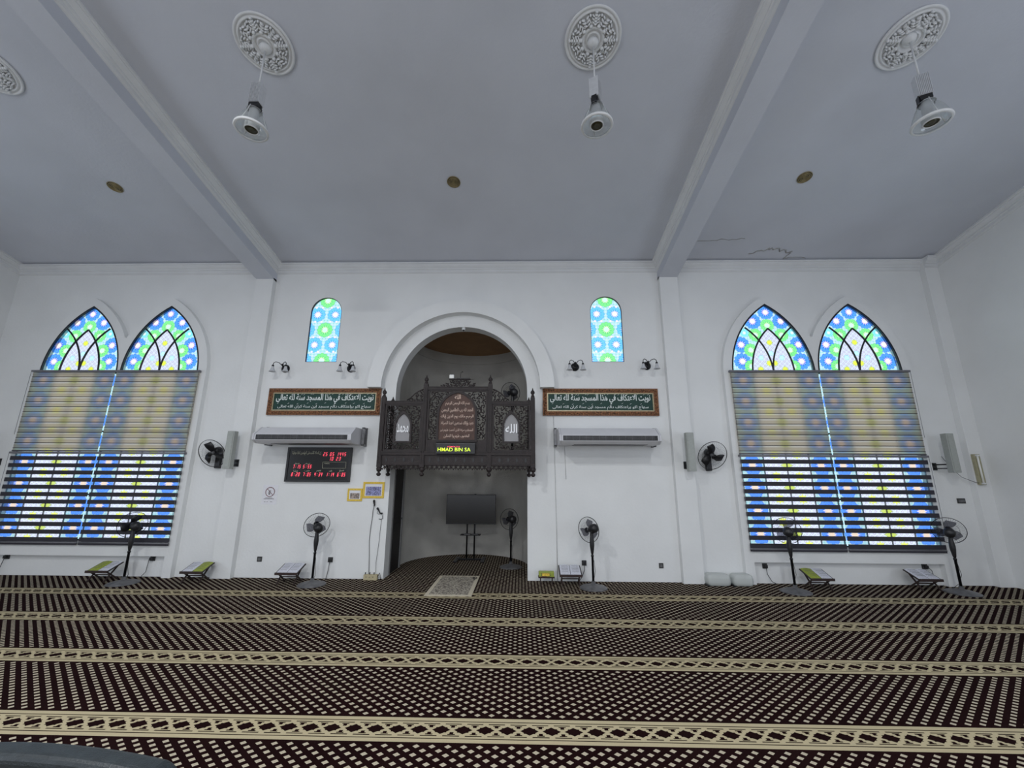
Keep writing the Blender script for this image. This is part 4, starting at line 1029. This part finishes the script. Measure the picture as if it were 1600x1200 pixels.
# side screens with small arches
for cx, word, seed in ((-.895, 'محمد', 4), (.895, 'الله', 7)):
    a, b = cx-.28, cx+.285
    m2 = MB(); scroll_field(m2, a, b, 2.045, 2.765, lambda x, z, c=cx: not in_lancet(x, z, c, .155, 2.42, .27, 2.15), YF, .078, seed, cx); m2.build('carved_screen', 'wood', t)
    out = [(cx-.15, 2.15), (cx+.15, 2.15)] + lancet(cx, .15, 2.42, .26, 10); inn_ = [(cx-.118, 2.18), (cx+.118, 2.18)] + lancet(cx, .118, 2.42, .212, 10)
    m2 = MB(); holed(m2, out, [inn_], YF-.025, YF+.02); m2.build('small_arch', 'wood', t)
    MB().prism(inn_, YF-.002, YF+.004).build('acrylic_panel', 'acryl', t)
    text(word, 'carved_word', 'silver', t, cx, 2.39, .19, .15, YF-.012, bold=.012, thick=.008, fit=True)
# boards under the rail, raised black lozenges as the recess shade, then hanging fretwork
m2 = MB(); m2.box(-1.21, 1.215, YF-.012, YF+.012, 1.80, 1.955); m2.build('apron_board', 'wood', t)
m2 = MB()
for i in range(17):
    x = -1.13+i*2.26/16
    if min(abs(x+1.245), abs(x+.545), abs(x-.54), abs(x-1.25)) < .05: continue
    m2.prism([(x, 1.835), (x+.020, 1.875), (x, 1.925), (x-.020, 1.875)], YF-.016, YF-.011)
m2.build('lozenge_shade', 'black', t)
m2 = MB(); m2.box(-1.21, 1.215, YF-.012, YF+.012, 1.79, 1.802)
n = 32
for i in range(n):
    x = -1.19+i*2.385/(n-1)
    m2.tube([(x+.026*math.cos(q*PI/6), YF, 1.764+.026*math.sin(q*PI/6)) for q in range(12)], .0075, 5, 0, True)
    m2.tube([(x+.036, YF, 1.79), (x+.037, YF, 1.765), (x+.030, YF, 1.745), (x+.037, YF, 1.722), (x+.044, YF, 1.745), (x+.037, YF, 1.765)], .006, 5); m2.ell((x, YF, 1.73), (.011, .009, .015), 0, 6)
m2.build('hanging_fretwork', 'wood', t)
# side cheeks and platform
for s in (-1, 1):
    x = s*1.235; m2 = MB(); m2.box(x-.012, x+.012, YF, -.01, 1.80, 2.0).box(x-.02, x+.02, YF, -.01, 1.955, 2.005).box(x-.02, x+.02, YF, -.01, 2.75, 2.80)
    for k in range(4):
        y = YF+.05+k*.07; m2.box(x-.008, x+.008, y-.008, y+.008, 2.0, 2.76)
    m2.build('side_cheek', 'wood', t)
MB().box(-1.16, 1.16, YF+.02, .72, 1.845, 1.87).build('platform', 'wood', t)
m2 = MB()
for y in (-.1, .3, .66): m2.box(-1.16, 1.16, y-.025, y+.025, 1.805, 1.845)
m2.build('joist', 'wood', t)
# crest and side volutes
m2 = MB()
def crest(mb, cx, z, prof, seed):
    for i, (x0, x1, h) in enumerate(prof): scroll_field(mb, cx+x0, cx+x1, z, z+h, lambda a, b: True, YF, .06, seed+i, cx)
crest(m2, 0, 3.092, ((-.29, -.16, .055), (-.16, .19, .125), (.19, .29, .055)), 11); m2.box(-.165, .20, YF-.02, YF+.03, 3.215, 3.232)
m2.build('crest', 'wood', t)
for s in (-1, 1):
    m2 = MB()
    for (x0, x1, h) in ((.585, .66, .19), (.66, .74, .13), (.74, .83, .07)):
        a, b = sorted((s*x0, s*x1)); scroll_field(m2, a, b, 2.845, 2.845+h, lambda a_, b_: True, YF, .062, 20, 0)
    m2.tube([(s*.585, YF, 3.05), (s*.64, YF, 3.03), (s*.72, YF, 2.98), (s*.80, YF, 2.90), (s*.86, YF, 2.86)], .010, 6); m2.build('volute', 'wood', t)
# LED sign
t = thing('led_sign', (0, YF-.045, 1.972), 'black scrolling LED sign with lime letters on the balcony', 'sign')
MB().box(-.315, .315, -.05, .0, 0, .165).build('case', 'black', t, bevel=.004)
MB().box(-.315, .31, -.052, -.04, .160, .168).build('top_edge', 'greyp', t)
text('HMAD BIN SA', 'lime_letters', 'green_led', t, -.02, .068, .53, .058, -.0515, bold=.006, arabic=False, thick=0, fit=True)
text('NOMOR 22:2', 'red_letters', 'red_led', t, -.03, .112, .20, .020, -.0515, bold=.01, arabic=False, thick=0, fit=True)
# things on the crest
t = thing('white_router', (-.12, YF, 3.232), 'small white box on top of the balcony crest', 'box')
MB().box(-.035, .04, -.03, .03, 0, .065).build('case', 'white', t, bevel=.004)
MB().box(-.03, .035, -.032, -.029, .01, .055).build('front_panel', 'tube', t)
t = thing('desk_microphone', (.03, YF, 3.232), 'thin black gooseneck microphone on the balcony crest', 'microphone')
MB().box(-.06, .16, -.025, .025, 0, .012).build('base', 'black', t)
MB().tube([(.0, 0, .01), (.0, 0, .08), (.005, -.01, .10), (.025, -.02, .112)], .004, 6).build('gooseneck', 'black', t)
MB().ell((.032, -.022, .114), (.013, .009, .009)).build('capsule', 'black', t)
MB().tube([(.13, 0, .01), (.18, 0, -.015), (.22, 0, -.012)], .004, 6).build('side_stalk', 'black', t)
t = pedestal(.90, .12, 'black fan standing on the balcony, head above right rail', R_d(30), R_d(6), 1.87, 1.22, 'blade', group='pedestal fans')
# camera under the arch
t = thing('security_camera', (0, .03, 4.293), 'small white security camera at the top of the arch', 'security camera')
MB().lathe([(.03, 0), (.035, -.02), (.035, -.045), (.02, -.06)], 16).build('housing', 'white', t)
MB().ell((0, -.012, -.055), (.02, .02, .02)).build('lens', 'black', t)

# ------------------------------------------------------------------ ceiling things
AX = math.atan(SL)
def medallion(label):
    t = thing('ceiling_medallion', (0, 0, 0), label, 'ceiling medallion', 'round plaster ceiling medallions')
    flip = Euler((PI, 0, 0)).to_matrix().to_4x4()
    m2 = MB(); m2.lathe([(.0, .0), (.285, .0), (.290, .012), (.282, .022), (.268, .022), (.262, .012), (.252, .012), (.246, .026), (.234, .026), (.228, .010), (.12, .012), (.115, .030), (.105, .036), (.094, .030), (.088, .014), (.074, .014), (.068, .026), (.058, .028), (.052, .018), (.0, .02)], 64, 0, flip, cap=False)
    m2.build('plaster_rings', 'cornice', t)
    m2 = MB(); rnd = random.Random(8)
    for k in range(12):
        a = 2*PI*k/12
        for r, s in ((.150, 1), (.178, 1.15), (.205, .9)):
            for d in (-.11, .11):
                b = a+d; Mx = Euler((0, 0, b+d*9)).to_matrix(); m2.ell((r*math.cos(b), r*math.sin(b), -.014), (.024*s, .009*s, .014), 0, 6, Mx)
        m2.ell((.215*math.cos(a+.26), .215*math.sin(a+.26), -.014), (.012, .012, .014), 0, 6)
        pts = [((.165+.03*math.sin(q*1.1))*math.cos(a+q*.075), (.165+.03*math.sin(q*1.1))*math.sin(a+q*.075), -.014) for q in range(7)]
        m2.tube(pts, .007, 5)
    for k in range(4):
        a = PI/2*k
        for r in (.14, .165, .19, .215, .240): m2.ell((r*math.cos(a), r*math.sin(a), -.020), (.013, .017, .012), 0, 6, Euler((0, 0, a)).to_matrix())
    for k in range(10):
        a = 2*PI*k/10; m2.ell((.125*math.cos(a), .125*math.sin(a), -.018), (.018, .022, .012), 0, 6, Euler((0, 0, a)).to_matrix())
    m2.v = [(x*1.0, y*1.0, z*1.7) for x, y, z in m2.v]
    m2.build('leaf_relief', 'cornice', t)
    t.scale = (1.06, 1.06, 1.1)
    return t
md = medallion('plaster ceiling medallion at the photo\'s left edge')
def cpos(x, y, d=0): return (x, y, ZC-SL*y-d)
md.location = cpos(-5.20, -3.35, .002); md.rotation_euler = (-AX, 0, 0)
for (x, y, lab) in ((-1.80, -3.52, 'plaster ceiling medallion above the left hanging lamp'), (1.835, -3.52, 'plaster ceiling medallion above the middle hanging lamp'), (5.28, -3.47, 'plaster ceiling medallion above the right hanging lamp')):
    c = dup(md, cpos(x, y, .002), lab)
    c.rotation_euler = (-AX, 0, 0)
def pendant(label):
    t = thing('pendant_lamp', (0, 0, 0), label, 'pendant lamp', 'hanging lamps with clear shades')
    MB().lathe([(.045, .0), (.045, -.03), (.032, -.06), (.012, -.065), (.0, -.065)], 24).build('ceiling_cup', 'white', t)
    MB().tube([(0, 0, -.05), (0, 0, -.50)], .0065, 8).build('rod', 'white', t)
    m2 = MB(); m2.box(-.040, .040, -.03, .03, -.70, -.48)
    for i in range(9): x = -.038+i*.0095; m2.box(x-.0015, x+.0015, -.036, -.029, -.70, -.48).box(x-.0015, x+.0015, .029, .036, -.70, -.48)
    m2.build('ribbed_driver', 'alu', t)
    m2 = MB(); m2.box(-.036, .036, -.026, .026, -.745, -.70).box(-.045, -.040, -.02, .02, -.79, -.69); m2.tube([(.03, 0, -.70), (.05, .01, -.76), (.045, 0, -.80)], .003, 5); m2.build('lamp_holder', 'black', t)
    MB().lathe([(.046, -.775), (.050, -.79), (.074, -.84), (.096, -.90), (.108, -.95), (.113, -.985)], 40, cap=False).build('clear_shade', 'clear', t)
    MB().lathe([(.055, -.778), (.05, -.77), (.02, -.75), (.0, -.75)], 24, cap=False).build('shade_collar', 'white', t)
    MB().lathe([(.104, -1.0), (.116, -1.002), (.122, -.992), (.120, -.980), (.110, -.976), (.104, -1.0)], 48, cap=False).build('shade_rim', 'white', t)
    MB().lathe([(.106, -.995), (.052, -.985), (.050, -.955)], 40, cap=False).build('diffuser', 'clear', t)
    m2 = MB(); m2.lathe([(.052, -.93), (.052, -.992), (.047, -.998), (.044, -.99)], 28, cap=False); m2.build('reflector_ring', 'white', t)
    m2 = MB(); m2.lathe([(.044, -.988), (.030, -.985), (.029, -.99), (.015, -.987), (.0, -.987)], 28, cap=False); m2.build('light_chip', 'bdark', t)
    for k in range(3): a = 2*PI*k/3+.5; MB().tube([(.05*math.cos(a), .05*math.sin(a), -.76), (.074*math.cos(a), .074*math.sin(a), -.86), (.112*math.cos(a), .112*math.sin(a), -.98)], .0035, 6).build('wire_stay', 'white', t)
    MB().lathe([(.03, -.75), (.036, -.80), (.040, -.93), (.052, -.935)], 24, cap=False).build('heat_sink', 'greyp' if False else 'alu', t)
    return t
p0 = pendant('left hanging lamp with clear shade'); p0.location = (-1.80, -3.5, 6.29); p0.scale = (1.36, 1.36, 1.12)
c = dup(p0, (1.838, -3.5, 6.285), 'middle hanging lamp with clear shade'); c.rotation_euler = (0, 0, R_d(62))
c = dup(p0, (5.235, -3.5, 6.27), 'right hanging lamp with clear shade'); c.rotation_euler = (0, 0, R_d(-25))
def diffuser(label):
    t = thing('ceiling_diffuser', (0, 0, 0), label, 'ceiling vent', 'round bronze ceiling fittings')
    flip = Euler((PI, 0, 0)).to_matrix().to_4x4(); pr = []
    MB().lathe([(.0, 0), (.098, 0), (.100, .008), (.092, .012), (.088, .003)], 32, 0, flip, cap=False).build('outer_rim', 'bronze', t)
    m2 = MB()
    for i, r in enumerate((.078, .060, .042, .024)): m2.lathe([(r, .003), (r+.004, .014), (r-.005, .018), (r-.008, .004)], 28, 0, flip, cap=False)
    m2.lathe([(.0, .014), (.012, .012), (.012, .003)], 16, 0, flip, cap=False); m2.build('concentric_fin', 'bronze', t)
    MB().lathe([(.0, .002), (.088, .002)], 28, 0, flip, cap=False).build('dark_backing', 'black', t)
    return t
d0 = diffuser('round bronze ceiling fitting on the left ceiling bay'); d0.location = cpos(-5.178, -1.74, .001); d0.rotation_euler = (-AX, 0, 0)
for x, y, lab in ((.042, -1.77, 'round bronze ceiling fitting on the centre ceiling bay'), (5.218, -1.79, 'round bronze ceiling fitting on the right ceiling bay')):
    c = dup(d0, cpos(x, y, .001), lab); c.rotation_euler = (-AX, 0, 0)

# ------------------------------------------------------------------ chair at the lower left edge
t = thing('leather_chair', (-.64, -5.30, 0), 'dark blue-black leather chair at the lower left corner', 'chair', rz=R_d(-6))
m2 = MB(); n = 24; prof = []
for i in range(n+1):
    f = i/n*2-1; x = f*.455; z = .612 - .026*abs(f)**2.2 - .05*max(0, abs(f)-.9)/.1
    prof.append((x, z))
poly = [(-.455, .34), (.455, .34)] + prof[::-1]
m2.prism(poly, -.05, .05)
bk = m2.build('backrest', 'leather', t, bevel=.028); bk.modifiers['bevel'].segments = 4
MB().box(-.40, .40, -.56, -.04, .30, .40).build('seat', 'leather', t, bevel=.03)
for sx in (-.36, .36):
    for sy in (-.50, 0.0): MB().box(sx-.018, sx+.018, sy-.018, sy+.018, 0, .31).build('leg', 'blackm', t)

# ------------------------------------------------------------------ sub-parts hang from their part
SUB = {'pedestal_fan': {'hub': 'motor_housing'}, 'wall_fan': {'hub': 'motor_housing'}, 'wall_socket': {'rocker': 'cover_plate', 'plug': 'cover_plate'}, 'calligraphy_frame': {'upper_lettering': 'green_backing', 'lower_lettering': 'green_backing', 'vowel_marks': 'green_backing', 'gold_lip': 'carved_frame'},
       'prayer_clock': {'red_figures': 'display_panel', 'gold_verse': 'display_panel', 'time_label': 'display_panel', 'latin_label': 'display_panel', 'outline_box': 'display_panel'}, 'air_conditioner': {'outlet_slot': 'casing', 'louvre': 'casing', 'intake_grille': 'casing'},
       'carved_balcony': {'verse_line': 'plaque', 'lozenge_shade': 'apron_board'}, 'television_stand': {'screen': 'bezel', 'sensor_bump': 'bezel'}, 'led_sign': {'lime_letters': 'case', 'red_letters': 'case', 'top_edge': 'case'},
       'tissue_box': {'dark_panel': 'carton', 'yellow_panel': 'carton', 'red_strip': 'carton'}, 'column_speaker': {'grille': 'cabinet'}, 'framed_notice': {'printed_picture': 'white_sheet'}, 'prohibition_notice': {'ring_and_bar': 'sheet', 'pictogram': 'sheet', 'small_print': 'sheet'},
       'power_strip': {'switch': 'body', 'outlet': 'body'}, 'pendant_lamp': {'light_chip': 'reflector_ring', 'diffuser': 'shade_rim'}, 'white_router': {'front_panel': 'case'}, 'desk_microphone': {'capsule': 'gooseneck'}}
for root in [o for o in bpy.data.objects if o.parent is None and o.name.split('.')[0] in SUB]:
    ch = kids(root)
    for o in ch:
        tgt = SUB[root.name.split('.')[0]].get(o.name.split('.')[0])
        if tgt:
            p = [q for q in ch if q.name.split('.')[0] == tgt]
            if p: o.parent = p[0]
